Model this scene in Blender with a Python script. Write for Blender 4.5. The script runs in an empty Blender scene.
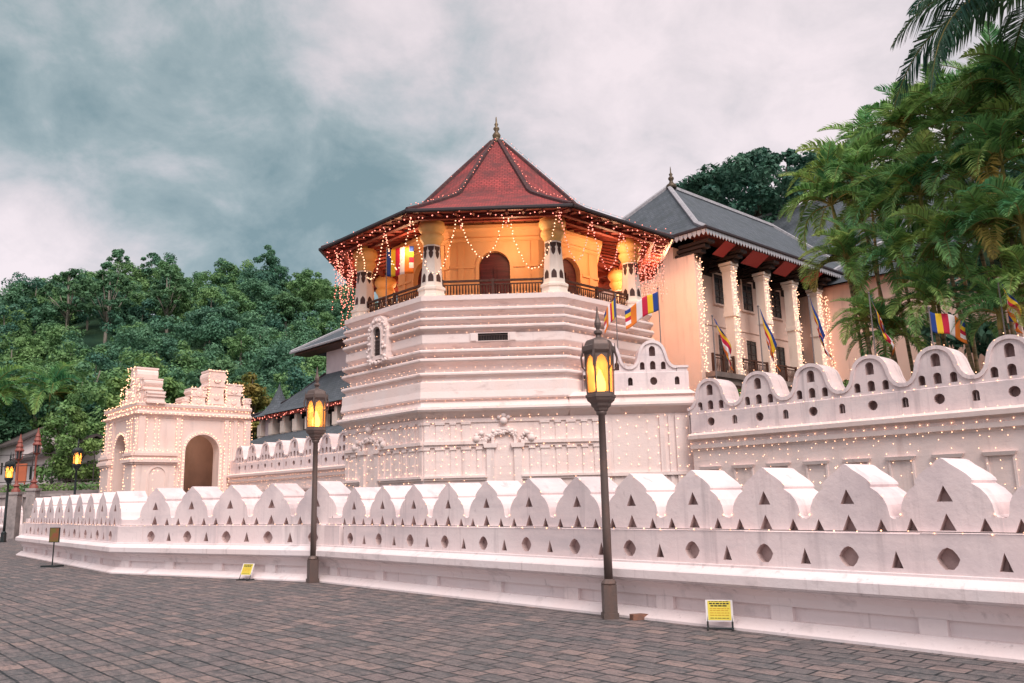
import bpy, math, random
import numpy as np
from math import sin, cos, pi, radians as R, sqrt, atan2
from mathutils import Vector, Matrix, geometry
random.seed(7); rng = np.random.default_rng(7)
SC = bpy.context.scene
COL = SC.collection

# ------------------------------------------------------------------ camera
F, PITCH, ROLL = 823.8, 0.1893, -0.02293
cd = bpy.data.cameras.new("camera"); cd.sensor_width = 36; cd.lens = F / 1024 * 36
cd.clip_start = .1; cd.clip_end = 3000
cam = bpy.data.objects.new("camera", cd); COL.objects.link(cam)
rt = Vector((1, 0, 0)); upv = Vector((0, -sin(PITCH), cos(PITCH)))
cr = cos(ROLL) * rt + sin(ROLL) * upv; cu = -sin(ROLL) * rt + cos(ROLL) * upv; cb = cr.cross(cu)
M4 = Matrix((cr, cu, cb)).transposed().to_4x4(); M4.translation = (0, 0, 1.6)
cam.matrix_world = M4
SC.camera = cam

# ------------------------------------------------------------------ sky, sun, exposure
SUN_EL, SUN_AZ = R(50), R(160)          # compass-like: direction towards the sun = (sin az, cos az)
w = bpy.data.worlds.new("World"); SC.world = w; w.use_nodes = True
nt = w.node_tree; nt.nodes.clear()
def N(tree, typ, **kw):
    n = tree.nodes.new(typ)
    for k, v in kw.items(): setattr(n, k, v)
    return n
def math_node(tree, op, a, b=None, clamp=False):
    n = N(tree, 'ShaderNodeMath', operation=op); n.use_clamp = clamp
    for i, v in enumerate((a, b)):
        if v is None: continue
        if isinstance(v, (int, float)): n.inputs[i].default_value = v
        else: tree.links.new(v, n.inputs[i])
    return n.outputs[0]
def mix_col(tree, fac, a, b):
    n = N(tree, 'ShaderNodeMix', data_type='RGBA')
    for s, v in ((n.inputs[0], fac), (n.inputs[6], a), (n.inputs[7], b)):
        if isinstance(v, (int, float)): s.default_value = v
        elif isinstance(v, tuple): s.default_value = v if len(v) == 4 else (*v, 1)
        else: tree.links.new(v, s)
    return n.outputs[2]
def ramp(tree, fac, stops):
    n = N(tree, 'ShaderNodeValToRGB'); e = n.color_ramp.elements
    while len(e) < len(stops): e.new(.5)
    for el, (p, c) in zip(e, stops): el.position = p; el.color = (*c, 1) if len(c) == 3 else c
    tree.links.new(fac, n.inputs[0]); return n.outputs[0]
sky = N(nt, 'ShaderNodeTexSky', sky_type='NISHITA'); sky.sun_disc = False
sky.sun_elevation = SUN_EL; sky.sun_rotation = SUN_AZ
tc = N(nt, 'ShaderNodeTexCoord'); sep = N(nt, 'ShaderNodeSeparateXYZ'); nt.links.new(tc.outputs['Generated'], sep.inputs[0])
# clouds lie on a flat layer overhead: project the direction onto it
zz = math_node(nt, 'ADD', math_node(nt, 'MAXIMUM', sep.outputs[2], 0.0), 0.5)
cx = math_node(nt, 'DIVIDE', sep.outputs[0], zz); cy = math_node(nt, 'DIVIDE', sep.outputs[1], zz)
comb = N(nt, 'ShaderNodeCombineXYZ'); nt.links.new(cx, comb.inputs[0]); nt.links.new(cy, comb.inputs[1])
def noise(tree, vec, scale, detail=6, rough=.55, dist=0.):
    n = N(tree, 'ShaderNodeTexNoise'); n.inputs['Scale'].default_value = scale; n.inputs['Detail'].default_value = detail
    n.inputs['Roughness'].default_value = rough; n.inputs['Distortion'].default_value = dist
    if vec is not None: tree.links.new(vec, n.inputs['Vector'])
    return n.outputs[0]
n1 = noise(nt, comb.outputs[0], 2.3, 10, .60, .35); n2 = noise(nt, comb.outputs[0], 6.5, 9, .60, .3)
def blob(cx0, cy0, cz0, tight):     # soft bank of cloud round a direction of the sky
    d = N(nt, 'ShaderNodeVectorMath', operation='DOT_PRODUCT'); nt.links.new(tc.outputs['Generated'], d.inputs[0])
    v = Vector((cx0, cy0, cz0)).normalized(); d.inputs[1].default_value = v
    return math_node(nt, 'EXPONENT', math_node(nt, 'MULTIPLY', math_node(nt, 'SUBTRACT', d.outputs['Value'], 1.0), tight))
dark = math_node(nt, 'MULTIPLY', blob(-.42, 1, .36, 16), .23)
dark = math_node(nt, 'ADD', dark, math_node(nt, 'MULTIPLY', blob(-.14, 1, .36, 40), .14))
lite = math_node(nt, 'MULTIPLY', blob(.20, 1, .50, 22), .16)
lite = math_node(nt, 'ADD', lite, math_node(nt, 'MULTIPLY', blob(-.62, 1, .27, 150), .36))
lite = math_node(nt, 'ADD', lite, math_node(nt, 'MULTIPLY', blob(-.25, 1, .62, 40), .10))
val = math_node(nt, 'ADD', math_node(nt, 'MULTIPLY', n1, .52), math_node(nt, 'MULTIPLY', n2, .48))
val = math_node(nt, 'ADD', math_node(nt, 'SUBTRACT', val, dark), lite)
cc = ramp(nt, val, [(.24, (.17, .245, .26)), (.34, (.28, .345, .355)), (.42, (.43, .445, .46)), (.485, (.55, .515, .53)), (.54, (.64, .575, .59)), (.64, (.76, .665, .68))])
SKYK = 4.6
sc_ = N(nt, 'ShaderNodeVectorMath', operation='SCALE'); nt.links.new(cc, sc_.inputs[0]); sc_.inputs['Scale'].default_value = SKYK
fin = mix_col(nt, .93, sky.outputs[0], sc_.outputs[0])
bg = N(nt, 'ShaderNodeBackground'); bg.inputs[1].default_value = .1; nt.links.new(fin, bg.inputs[0])
wo = N(nt, 'ShaderNodeOutputWorld'); nt.links.new(bg.outputs[0], wo.inputs[0])
sd = bpy.data.lights.new("sun", 'SUN'); sd.energy = 1.2; sd.angle = R(40); sd.color = (1, .89, .84)
so = bpy.data.objects.new("sun", sd); COL.objects.link(so)
sdir = Vector((sin(SUN_AZ) * cos(SUN_EL), cos(SUN_AZ) * cos(SUN_EL), sin(SUN_EL)))
so.rotation_euler = sdir.to_track_quat('Z', 'Y').to_euler(); so.location = (0, -20, 60)
vs = SC.view_settings; vs.view_transform = 'Standard'; vs.look = 'None'; vs.gamma = 1; vs.exposure = 1.45; vs.use_curve_mapping = False
SC.cycles.max_bounces = 6; SC.cycles.diffuse_bounces = 3; SC.cycles.sample_clamp_indirect = 4
SC.cycles.caustics_reflective = False; SC.cycles.caustics_refractive = False

# ------------------------------------------------------------------ materials
MATS = {}
def material(name, base, rough=.8, vary=(), bump=None, emit=None, rand=0., spec=.3, metal=0.):
    """vary: list of (scale xyz, colour, low, high) - world-space noise blended over the base."""
    m = bpy.data.materials.new(name); m.use_nodes = True; t = m.node_tree; b = t.nodes['Principled BSDF']
    b.inputs['Roughness'].default_value = rough; b.inputs['Specular IOR Level'].default_value = spec; b.inputs['Metallic'].default_value = metal
    col = (*base, 1)
    geo = N(t, 'ShaderNodeNewGeometry')
    def pos(scale):
        mp = N(t, 'ShaderNodeMapping'); mp.inputs['Scale'].default_value = scale
        t.links.new(geo.outputs['Position'], mp.inputs[0]); return mp.outputs[0]
    for scale, c2, lo, hi in vary:
        nz = noise(t, pos(scale), 1, 6, .6)
        r_ = ramp(t, nz, [(lo, (0, 0, 0)), (hi, (1, 1, 1))])
        col = mix_col(t, r_, col, c2)
    if rand:
        hs = N(t, 'ShaderNodeHueSaturation'); rr = math_node(t, 'ADD', math_node(t, 'MULTIPLY', geo.outputs['Random Per Island'], 2 * rand), 1 - rand)
        t.links.new(rr, hs.inputs['Value'])
        if isinstance(col, tuple): hs.inputs['Color'].default_value = col
        else: t.links.new(col, hs.inputs['Color'])
        col = hs.outputs[0]
    if isinstance(col, tuple): b.inputs['Base Color'].default_value = col
    else: t.links.new(col, b.inputs['Base Color'])
    if bump:
        sc, st = bump; bn = N(t, 'ShaderNodeBump'); bn.inputs['Strength'].default_value = st; bn.inputs['Distance'].default_value = .02
        t.links.new(noise(t, pos((sc, sc, sc)), 1, 5, .6), bn.inputs['Height']); t.links.new(bn.outputs[0], b.inputs['Normal'])
    if emit:
        b.inputs['Emission Color'].default_value = (*emit[0], 1); b.inputs['Emission Strength'].default_value = emit[1]
    MATS[name] = m; return m
PLASTER = material('white_plaster', (.88, .725, .715), .75, [((9, 9, .22), (.56, .45, .46), .60, .80), ((.7, .7, .5), (.90, .785, .775), .4, .7), ((3.8, 3.8, .28), (.44, .37, .38), .54, .82), ((1.0, 1.0, .8), (.60, .51, .53), .50, .78), ((.35, .35, 2.2), (.66, .57, .58), .52, .75), ((9, 9, 6), (.60, .50, .51), .62, .84)], (11, .35))
PLASTER_IN = material('warm_plaster', (.88, .71, .665), .75, [((.8, .8, .5), (.88, .74, .71), .4, .7), ((3, 3, .3), (.62, .47, .44), .58, .85), ((1.2, 1.2, 7), (.72, .58, .55), .55, .8)], (12, .3))
NICHE = material('niche_plaster', (.62, .47, .45), .9, [((5, 5, 5), (.40, .28, .27), .4, .7)])  # lining of the holes, browner and darker than the wall plaster
CAPITAL = material('lit_capital_paint', (.90, .55, .22), .6, [((2, 2, 3), (.80, .46, .12), .45, .75)], (10, .2))  # paler than the room's yellow: front light put into the colour
PEACH = material('peach_plaster', (.82, .60, .51), .8, [((.5, .5, .4), (.86, .66, .57), .4, .7), ((2.5, 2.5, .25), (.58, .42, .37), .58, .85)], (10, .2))
STEPS = material('stepped_plaster', (.89, .72, .675), .75, [((.9, .9, .9), (.88, .76, .735), .4, .7), ((1.5, 1.5, 5), (.60, .45, .42), .56, .80), ((6, 6, .6), (.58, .46, .45), .64, .85)], (12, .3))  # peach tint put in place of warm bulb glow on the ledges
YELLOW = material('yellow_paint', (.83, .42, .17), .6, [((1.2, 1.2, .6), (.86, .49, .23), .4, .7)], (10, .15))
COLWHITE = material('cream_paint', (.88, .77, .68), .65, [((2, 2, 1), (.72, .60, .52), .5, .8)], (10, .2))
DARKBRONZE = material('dark_motif', (.07, .035, .03), .6)
DARKWOOD = material('dark_wood', (.10, .045, .03), .6, [((8, 8, 2), (.05, .02, .015), .4, .7)], (20, .2))
REDWOOD = material('red_painted_wood', (.26, .05, .035), .6, [((5, 5, 5), (.15, .025, .02), .4, .7)], (15, .2))
DOOR = material('maroon_door', (.12, .02, .02), .5, [((1, 1, 12), (.07, .012, .012), .4, .6)])
BLACKIN = material('dark_interior', (.02, .018, .018), .9)
GLASSDARK = material('window_glass', (.03, .035, .04), .15, spec=.6)
SHUTTER = material('dark_shutter', (.07, .05, .05), .5, [((20, 20, 3), (.11, .08, .07), .4, .7)])
IRON = material('weathered_iron', (.14, .105, .095), .5, [((6, 6, 3), (.19, .12, .10), .5, .75)], (30, .2), metal=.3)
IRONDARK = material('dark_iron', (.03, .04, .042), .5, [((6, 6, 3), (.07, .055, .05), .5, .75)], (30, .2), metal=.3)
BRASS = material('brass_finial', (.20, .15, .09), .45, [((8, 8, 8), (.10, .07, .05), .4, .7)], metal=.5)
GUTTER = material('dark_gutter', (.04, .03, .035), .5)
FRINGE = material('grey_valance', (.42, .42, .45), .7)
RIDGE = material('pale_ridge', (.46, .45, .47), .7, [((6, 6, 6), (.3, .3, .33), .4, .7)])
def tiles(name, c1, c2, c3, rows, width, rough=.75, bump=.5):
    m = bpy.data.materials.new(name); m.use_nodes = True; t = m.node_tree; b = t.nodes['Principled BSDF']; b.inputs['Roughness'].default_value = rough
    b.inputs['Specular IOR Level'].default_value = .25
    uv = N(t, 'ShaderNodeUVMap'); br = N(t, 'ShaderNodeTexBrick'); t.links.new(uv.outputs[0], br.inputs[0])
    br.inputs['Scale'].default_value = 1; br.inputs['Brick Width'].default_value = width; br.inputs['Row Height'].default_value = rows
    br.inputs['Mortar Size'].default_value = .018; br.inputs['Mortar Smooth'].default_value = .4
    br.inputs['Color1'].default_value = (*c1, 1); br.inputs['Color2'].default_value = (*c2, 1); br.inputs['Mortar'].default_value = (*[x * .35 for x in c1], 1)
    geo = N(t, 'ShaderNodeNewGeometry'); nz = noise(t, geo.outputs['Position'], 1.3, 9, .72)
    c = mix_col(t, ramp(t, nz, [(.38, (0, 0, 0)), (.62, (1, 1, 1))]), br.outputs[0], (*c3, 1))
    t.links.new(c, b.inputs['Base Color'])
    bn = N(t, 'ShaderNodeBump'); bn.inputs['Strength'].default_value = bump; bn.inputs['Distance'].default_value = .04
    t.links.new(math_node(t, 'SUBTRACT', 1.0, br.outputs['Fac']), bn.inputs['Height']); t.links.new(bn.outputs[0], b.inputs['Normal'])
    return m
REDTILE = tiles('red_roof_tile', (.46, .085, .080), (.33, .060, .060), (.15, .048, .048), .16, .22)
SLATE = tiles('grey_roof_slate', (.135, .155, .180), (.105, .125, .150), (.075, .09, .10), .24, .34)
def emission(name, col, st, method='AUTO'):
    m = bpy.data.materials.new(name); m.use_nodes = True; t = m.node_tree; t.nodes.clear()
    e = N(t, 'ShaderNodeEmission'); e.inputs[0].default_value = (*col, 1); e.inputs[1].default_value = st
    o = N(t, 'ShaderNodeOutputMaterial'); t.links.new(e.outputs[0], o.inputs[0]); m.cycles.emission_sampling = method; return m
BULB = emission('warm_bulb', (1, .50, .30), 1.25, 'NONE')
BULBPINK = emission('pink_bulb', (1, .27, .20), 1.15, 'NONE')
FLAME = emission('lamp_bulb', (1, .58, .20), 4)
WIRE = material('wire', (.05, .04, .04), .6)
def leafmat(name, c1, c2, sc=.25, rand=.35, trans=.25):
    m = bpy.data.materials.new(name); m.use_nodes = True; t = m.node_tree; b = t.nodes['Principled BSDF']
    b.inputs['Roughness'].default_value = .55; b.inputs['Specular IOR Level'].default_value = .25
    geo = N(t, 'ShaderNodeNewGeometry'); nz = noise(t, geo.outputs['Position'], sc, 3, .6)
    c = mix_col(t, ramp(t, nz, [(.35, (0, 0, 0)), (.65, (1, 1, 1))]), (*c1, 1), (*c2, 1))
    hs = N(t, 'ShaderNodeHueSaturation'); t.links.new(math_node(t, 'ADD', math_node(t, 'MULTIPLY', geo.outputs['Random Per Island'], 2 * rand), 1 - rand), hs.inputs['Value'])
    t.links.new(c, hs.inputs['Color']); t.links.new(hs.outputs[0], b.inputs['Base Color'])
    tr = N(t, 'ShaderNodeBsdfTranslucent'); t.links.new(hs.outputs[0], tr.inputs[0])
    mx = N(t, 'ShaderNodeMixShader'); mx.inputs[0].default_value = trans
    t.links.new(b.outputs[0], mx.inputs[1]); t.links.new(tr.outputs[0], mx.inputs[2]); t.links.new(mx.outputs[0], t.nodes['Material Output'].inputs[0]); return m
LEAF_FAR = leafmat('forest_leaves', (.075, .195, .125), (.14, .29, .155), .09)
LEAF_FAR2 = leafmat('forest_leaves_light', (.11, .245, .105), (.20, .35, .13), .12)
LEAF_FAR3 = leafmat('forest_leaves_teal', (.055, .16, .12), (.105, .235, .15), .1)
LEAF_MID = leafmat('tree_leaves', (.075, .185, .105), (.14, .27, .12), .2)
LEAF_YEL = leafmat('yellowish_leaves', (.14, .17, .04), (.28, .20, .05), .4)
LEAF_LIGHT = leafmat('light_leaves', (.11, .24, .085), (.21, .33, .10), .3)
LEAF_DARK = leafmat('dark_leaves', (.04, .12, .09), (.075, .175, .11), .3)
LEAF_PALM = leafmat('palm_leaves', (.10, .31, .15), (.32, .50, .15), .35, .5, .5)
LEAF_PALM2 = leafmat('young_palm_leaves', (.15, .34, .12), (.38, .50, .15), .5, .45, .5)
LEAF_COCO = leafmat('coconut_leaves', (.04, .13, .10), (.11, .20, .10), .4, .4, .35)
BARK = material('pale_bark', (.30, .27, .23), .9, [((2, 2, .6), (.16, .15, .12), .45, .7)], (8, .4))
BARKDARK = material('brown_bark', (.11, .085, .065), .9, [((3, 3, .8), (.06, .05, .04), .45, .7)], (8, .4))
PALMBARK = material('ringed_palm_trunk', (.30, .21, .12), .8, [((1, 1, 9), (.10, .09, .05), .42, .6)], (8, .3))
SHEATH = material('palm_sheath', (.30, .23, .07), .6, [((3, 3, 3), (.13, .15, .05), .4, .7)])

# ------------------------------------------------------------------ mesh helpers
class MB:
    """collects polygons and links them as ONE mesh object"""
    def __init__(s): s.v = []; s.f = []; s.m = []; s.mats = []; s.cur = 0; s.sm = []; s.smooth = False
    def mat(s, m):
        if m not in s.mats: s.mats.append(m)
        s.cur = s.mats.index(m); return s
    def add(s, verts, faces):
        b = len(s.v); s.v += [tuple(p) for p in verts]
        for f in faces: s.f.append([i + b for i in f]); s.m.append(s.cur); s.sm.append(s.smooth)
        return s
    def box(s, x0, x1, y0, y1, z0, z1):
        if x0 > x1: x0, x1 = x1, x0
        if y0 > y1: y0, y1 = y1, y0
        return s.add([(x0, y0, z0), (x1, y0, z0), (x1, y1, z0), (x0, y1, z0), (x0, y0, z1), (x1, y0, z1), (x1, y1, z1), (x0, y1, z1)],
                     [(0, 3, 2, 1), (4, 5, 6, 7), (0, 1, 5, 4), (1, 2, 6, 5), (2, 3, 7, 6), (3, 0, 4, 7)])
    def prism(s, poly, y0, y1, cap0=True, cap1=True, fr=None):
        """poly in (x, z), counter-clockwise seen from -y; extruded y0 -> y1 (fr maps a local point to another frame)"""
        fr = fr or (lambda x, y, z: (x, y, z)); n = len(poly); b = len(s.v)
        vs_ = [fr(x, y0, z) for x, z in poly] + [fr(x, y1, z) for x, z in poly]
        fs = [(i, i + n, (i + 1) % n + n, (i + 1) % n) for i in range(n)]
        s.add(vs_, fs)
        tri = geometry.tessellate_polygon([[Vector((x, z, 0)) for x, z in poly]])
        for t in tri:
            a, c, d = t
            (x1, z1), (x2, z2), (x3, z3) = poly[a], poly[c], poly[d]
            if (x2 - x1) * (z3 - z1) - (x3 - x1) * (z2 - z1) < 0: c, d = d, c
            if cap0: s.f.append([b + a, b + c, b + d]); s.m.append(s.cur); s.sm.append(False)
            if cap1: s.f.append([b + n + a, b + n + d, b + n + c]); s.m.append(s.cur); s.sm.append(False)
        return s
    def holed(s, outer, holes, y, depth, inner, fr=None, back=True):
        """flat face in the x-z plane at y facing -y, with recesses of the given depth behind each hole"""
        fr = fr or (lambda x, y, z: (x, y, z)); pts = list(outer)
        for h in holes: pts += h
        tri = geometry.tessellate_polygon([[Vector((x, z, 0)) for x, z in L] for L in [outer] + holes])
        b = len(s.v); s.v += [fr(x, y, z) for x, z in pts]
        for a, c, d in tri:
            (x1, z1), (x2, z2), (x3, z3) = pts[a], pts[c], pts[d]
            ar = (x2 - x1) * (z3 - z1) - (x3 - x1) * (z2 - z1)
            if abs(ar) < 1e-9: continue
            if ar < 0: c, d = d, c
            s.f.append([b + a, b + c, b + d]); s.m.append(s.cur); s.sm.append(False)
        keep = s.cur
        for h in holes:
            n = len(h); ar = sum(h[i][0] * h[(i + 1) % n][1] - h[(i + 1) % n][0] * h[i][1] for i in range(n))
            hh = h if ar > 0 else h[::-1]
            if inner: s.mat(inner)
            s.add([fr(x, y, z) for x, z in hh] + [fr(x, y + depth, z) for x, z in hh],
                  [((i + 1) % n, (i + 1) % n + n, i + n, i) for i in range(n)] + ([list(range(n, 2 * n))] if back else []))
            s.cur = keep
        return s
    def lathe(s, prof, n, c=(0, 0), a0=0., cap=True):
        """profile of (r, z) from bottom to top"""
        b = len(s.v); k = len(prof)
        for r, z in prof: s.v += [(c[0] + r * cos(a0 + 2 * pi * i / n), c[1] + r * sin(a0 + 2 * pi * i / n), z) for i in range(n)]
        for j in range(k - 1):
            for i in range(n):
                q = (i + 1) % n; s.f.append([b + j * n + i, b + j * n + q, b + (j + 1) * n + q, b + (j + 1) * n + i]); s.m.append(s.cur); s.sm.append(s.smooth)
        if cap:
            s.f.append([b + (k - 1) * n + i for i in range(n)]); s.m.append(s.cur); s.sm.append(False)
            s.f.append([b + i for i in reversed(range(n))]); s.m.append(s.cur); s.sm.append(False)
        return s
    def tube(s, path, r, n=6, cap=True):
        P = [Vector(p) for p in path]; rs = [float(q) for q in r] if isinstance(r, (list, tuple)) else [float(r)] * len(P); b = len(s.v); ref = None
        for i, p in enumerate(P):
            t = (P[min(i + 1, len(P) - 1)] - P[max(i - 1, 0)]).normalized()
            if ref is None: ref = Vector((0, 0, 1)) if abs(t.z) < .9 else Vector((1, 0, 0))
            a = (ref - t * ref.dot(t)).normalized(); ref = a; c = t.cross(a)
            s.v += [tuple(p + rs[i] * (cos(2 * pi * k / n) * a + sin(2 * pi * k / n) * c)) for k in range(n)]
        for i in range(len(P) - 1):
            for k in range(n):
                q = (k + 1) % n; s.f.append([b + i * n + k, b + i * n + q, b + (i + 1) * n + q, b + (i + 1) * n + k]); s.m.append(s.cur); s.sm.append(s.smooth)
        if cap:
            s.f.append([b + k for k in reversed(range(n))]); s.f.append([b + (len(P) - 1) * n + k for k in range(n)]); s.m += [s.cur] * 2; s.sm += [False] * 2
        return s
    def blob(s, c, r, n=6, k=4, sq=(1, 1, 1)):
        prof = [(r * sin(pi * j / k), -r * cos(pi * j / k)) for j in range(k + 1)]; b = len(s.v)
        for q, z in prof: s.v += [(c[0] + sq[0] * q * cos(2 * pi * i / n), c[1] + sq[1] * q * sin(2 * pi * i / n), c[2] + sq[2] * z) for i in range(n)]
        for j in range(k):
            for i in range(n):
                q = (i + 1) % n; s.f.append([b + j * n + i, b + j * n + q, b + (j + 1) * n + q, b + (j + 1) * n + i]); s.m.append(s.cur); s.sm.append(True)
        return s
    def octa(s, c, r):
        x, y, z = c
        return s.add([(x + r, y, z), (x - r, y, z), (x, y + r, z), (x, y - r, z), (x, y, z + r), (x, y, z - r)],
                     [(0, 2, 4), (2, 1, 4), (1, 3, 4), (3, 0, 4), (2, 0, 5), (1, 2, 5), (3, 1, 5), (0, 3, 5)])
    def sweep(s, line, prof, close_ends=True):
        """profile of (offset, z) carried along a plan polyline with mitred corners; offset grows to the left of travel"""
        prof = list(prof) + [prof[0]]; P = [Vector(p) for p in line]; b = len(s.v); k = len(prof)
        for i, p in enumerate(P):
            d1 = (P[i] - P[i - 1]).normalized() if i else (P[1] - P[0]).normalized()
            d2 = (P[i + 1] - P[i]).normalized() if i + 1 < len(P) else d1
            a = Vector((-d1.y, d1.x)); c = Vector((-d2.y, d2.x)); m = (a + c).normalized(); m /= max(.2, m.dot(a))
            s.v += [(p.x + m.x * o, p.y + m.y * o, z) for o, z in prof]
        for i in range(len(P) - 1):
            for j in range(k - 1):
                s.f.append([b + i * k + j, b + (i + 1) * k + j, b + (i + 1) * k + j + 1, b + i * k + j + 1][::-1]); s.m.append(s.cur); s.sm.append(False)
        if close_ends:
            s.f.append([b + j for j in range(k - 1)]); s.f.append([b + (len(P) - 1) * k + j for j in reversed(range(k - 1))]); s.m += [s.cur] * 2; s.sm += [False] * 2
        return s
    def build(s, name, m=None, parent=None, loc=None, uv=False, rz=None):
        me = bpy.data.meshes.new(name); me.from_pydata(s.v, [], s.f)
        for q in (s.mats or [m]): me.materials.append(q)
        me.polygons.foreach_set('material_index', s.m if s.mats else [0] * len(s.f)); me.polygons.foreach_set('use_smooth', s.sm)
        if uv:
            L = me.uv_layers.new(name='UVMap'); me.update()
            for p in me.polygons:
                n = p.normal; u = Vector((0, 0, 1)).cross(n); u = u.normalized() if u.length > .02 else Vector((1, 0, 0)); v = n.cross(u)
                for li in p.loop_indices:
                    q = me.vertices[me.loops[li].vertex_index].co; L.data[li].uv = (q.dot(u), q.dot(v))
        me.update(); return put(name, me, parent, loc, rz)
def put(name, me, parent=None, loc=None, rz=None):
    o = bpy.data.objects.new(name, me); COL.objects.link(o)
    if parent is not None: o.parent = parent
    if loc is not None: o.location = loc
    if rz is not None: o.rotation_euler[2] = rz
    return o
def thing(name, label, cat, loc=(0, 0, 0), rz=0, group=None):
    o = put(name, None, None, loc, rz); tag(o, label, cat, group); return o
def tag(o, label=None, cat=None, group=None, kind=None):
    if label: o['label'] = label
    if cat: o['category'] = cat
    if group: o['group'] = group
    if kind: o['kind'] = kind
    return o
def copy_tree(o, parent=None):
    c = o.copy(); COL.objects.link(c)
    if parent: c.parent = parent
    for ch in list(o.children): copy_tree(ch, c)
    return c

# the two directions every wall of the precinct follows: D along the walls, NN away from the street
WA = -0.8307
D3 = Vector((cos(WA), sin(WA))); N3 = Vector((-D3.y, D3.x))
def tn(t, n, z=0.): q = D3 * t + N3 * n; return Vector((q.x, q.y, z))
def arch(cx, z0, w, h, n=8, pointed=False):
    """arched opening outline, counter-clockwise, base z0, width w, total height h"""
    r = w / 2
    if pointed: return [(cx - r, z0), (cx + r, z0), (cx + r, z0 + h * .5), (cx + r * .8, z0 + h * .72), (cx + r * .3, z0 + h * .9), (cx, z0 + h), (cx - r * .3, z0 + h * .9), (cx - r * .8, z0 + h * .72), (cx - r, z0 + h * .5)]
    zs = z0 + h - r
    return [(cx - r, z0), (cx + r, z0)] + [(cx + r * cos(pi * i / n), zs + r * sin(pi * i / n)) for i in range(n + 1)]
def circle(cx, cz, r, n=12): return [(cx + r * cos(2 * pi * i / n), cz + r * sin(2 * pi * i / n)) for i in range(n)]
def tri(cx, z0, w, h): return [(cx - w / 2, z0), (cx + w / 2, z0), (cx, z0 + h)]
def ring_arch(mb, cx, z0, w, h, t, y0, y1, fr=None):
    """a raised arch band round an opening"""
    a = arch(cx, z0, w, h, 12); b = arch(cx, z0, w + 2 * t, h + t, 12)
    fr = fr or (lambda x, y, z: (x, y, z)); A = a[1:] + a[:1]; B = b[1:] + b[:1]; n = len(A)
    vs_ = [fr(x, y0, z) for x, z in A] + [fr(x, y0, z) for x, z in B] + [fr(x, y1, z) for x, z in B] + [fr(x, y1, z) for x, z in A]
    fs = []
    for i in range(n - 1): fs += [(i, i + n, i + n + 1, i + 1)[::-1], (i + n, i + 2 * n, i + 2 * n + 1, i + n + 1)[::-1], (i, i + 1, i + 1 + 3 * n, i + 3 * n)[::-1]]
    mb.add(vs_, fs); return mb

# ------------------------------------------------------------------ ground, hill, water
gm = bpy.data.materials.new('stone_setts'); gm.use_nodes = True; t = gm.node_tree; b = t.nodes['Principled BSDF']
geo = N(t, 'ShaderNodeNewGeometry'); mp = N(t, 'ShaderNodeMapping', vector_type='POINT'); mp.inputs['Rotation'].default_value = (0, 0, -WA)
t.links.new(geo.outputs['Position'], mp.inputs[0])
wn = N(t, 'ShaderNodeTexNoise'); wn.inputs['Scale'].default_value = 2.6; wn.inputs['Detail'].default_value = 5; t.links.new(mp.outputs[0], wn.inputs[0])
wv = N(t, 'ShaderNodeVectorMath', operation='MULTIPLY_ADD'); t.links.new(wn.outputs[1], wv.inputs[0]); wv.inputs[1].default_value = (.05, .05, 0); t.links.new(mp.outputs[0], wv.inputs[2])
br = N(t, 'ShaderNodeTexBrick'); t.links.new(wv.outputs[0], br.inputs[0]); br.inputs['Scale'].default_value = 1
br.inputs['Brick Width'].default_value = .335; br.inputs['Row Height'].default_value = .232; br.inputs['Mortar Size'].default_value = .017; br.inputs['Mortar Smooth'].default_value = .7
br.inputs['Color1'].default_value = (0, 0, 0, 1); br.inputs['Color2'].default_value = (1, 1, 1, 1); br.inputs['Mortar'].default_value = (0, 0, 0, 1); br.inputs['Bias'].default_value = 0
stone = ramp(t, br.outputs[0], [(0, (.075, .088, .095)), (.22, (.125, .117, .12)), (.5, (.19, .15, .148)), (.8, (.265, .192, .18)), (1, (.37, .255, .22))])
big = noise(t, mp.outputs[0], .55, 5, .6); fine = noise(t, mp.outputs[0], 16, 6, .7)
stone = mix_col(t, ramp(t, big, [(.4, (0, 0, 0)), (.75, (.7, .7, .7))]), stone, (.105, .115, .115, 1))
spk = mix_col(t, ramp(t, fine, [(.35, (0, 0, 0)), (.7, (.75, .75, .75))]), stone, (.30, .245, .235, 1))
spk = mix_col(t, ramp(t, noise(t, mp.outputs[0], 34, 4, .7), [(.5, (0, 0, 0)), (.72, (.8, .8, .8))]), spk, (.055, .055, .058, 1))
jn = ramp(t, noise(t, mp.outputs[0], 1.7, 4, .6), [(.33, (.15, .15, .15)), (.6, (1, 1, 1))])
mpS = N(t, 'ShaderNodeMapping'); mpS.inputs['Scale'].default_value = (3.2, 11, 1); t.links.new(mp.outputs[0], mpS.inputs[0])
spk = mix_col(t, ramp(t, noise(t, mpS.outputs[0], 1, 6, .7), [(.46, (0, 0, 0)), (.66, (.8, .8, .8))]), spk, (.05, .060, .066, 1))
gcol = mix_col(t, math_node(t, 'MULTIPLY', br.outputs['Fac'], jn), spk, (.014, .020, .024, 1))
t.links.new(gcol, b.inputs['Base Color']); b.inputs['Roughness'].default_value = .7
b.inputs['Specular IOR Level'].default_value = .25
bn = N(t, 'ShaderNodeBump'); bn.inputs['Strength'].default_value = .7; bn.inputs['Distance'].default_value = .02
hh = math_node(t, 'ADD', math_node(t, 'MULTIPLY', math_node(t, 'SUBTRACT', 1.0, br.outputs['Fac']), 1.0), math_node(t, 'MULTIPLY', fine, .9))
t.links.new(hh, bn.inputs['Height']); t.links.new(bn.outputs[0], b.inputs['Normal'])
mb = MB(); mb.add([(-700, -150, 0), (700, -150, 0), (700, 900, 0), (-700, 900, 0)], [(0, 1, 2, 3)])
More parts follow.
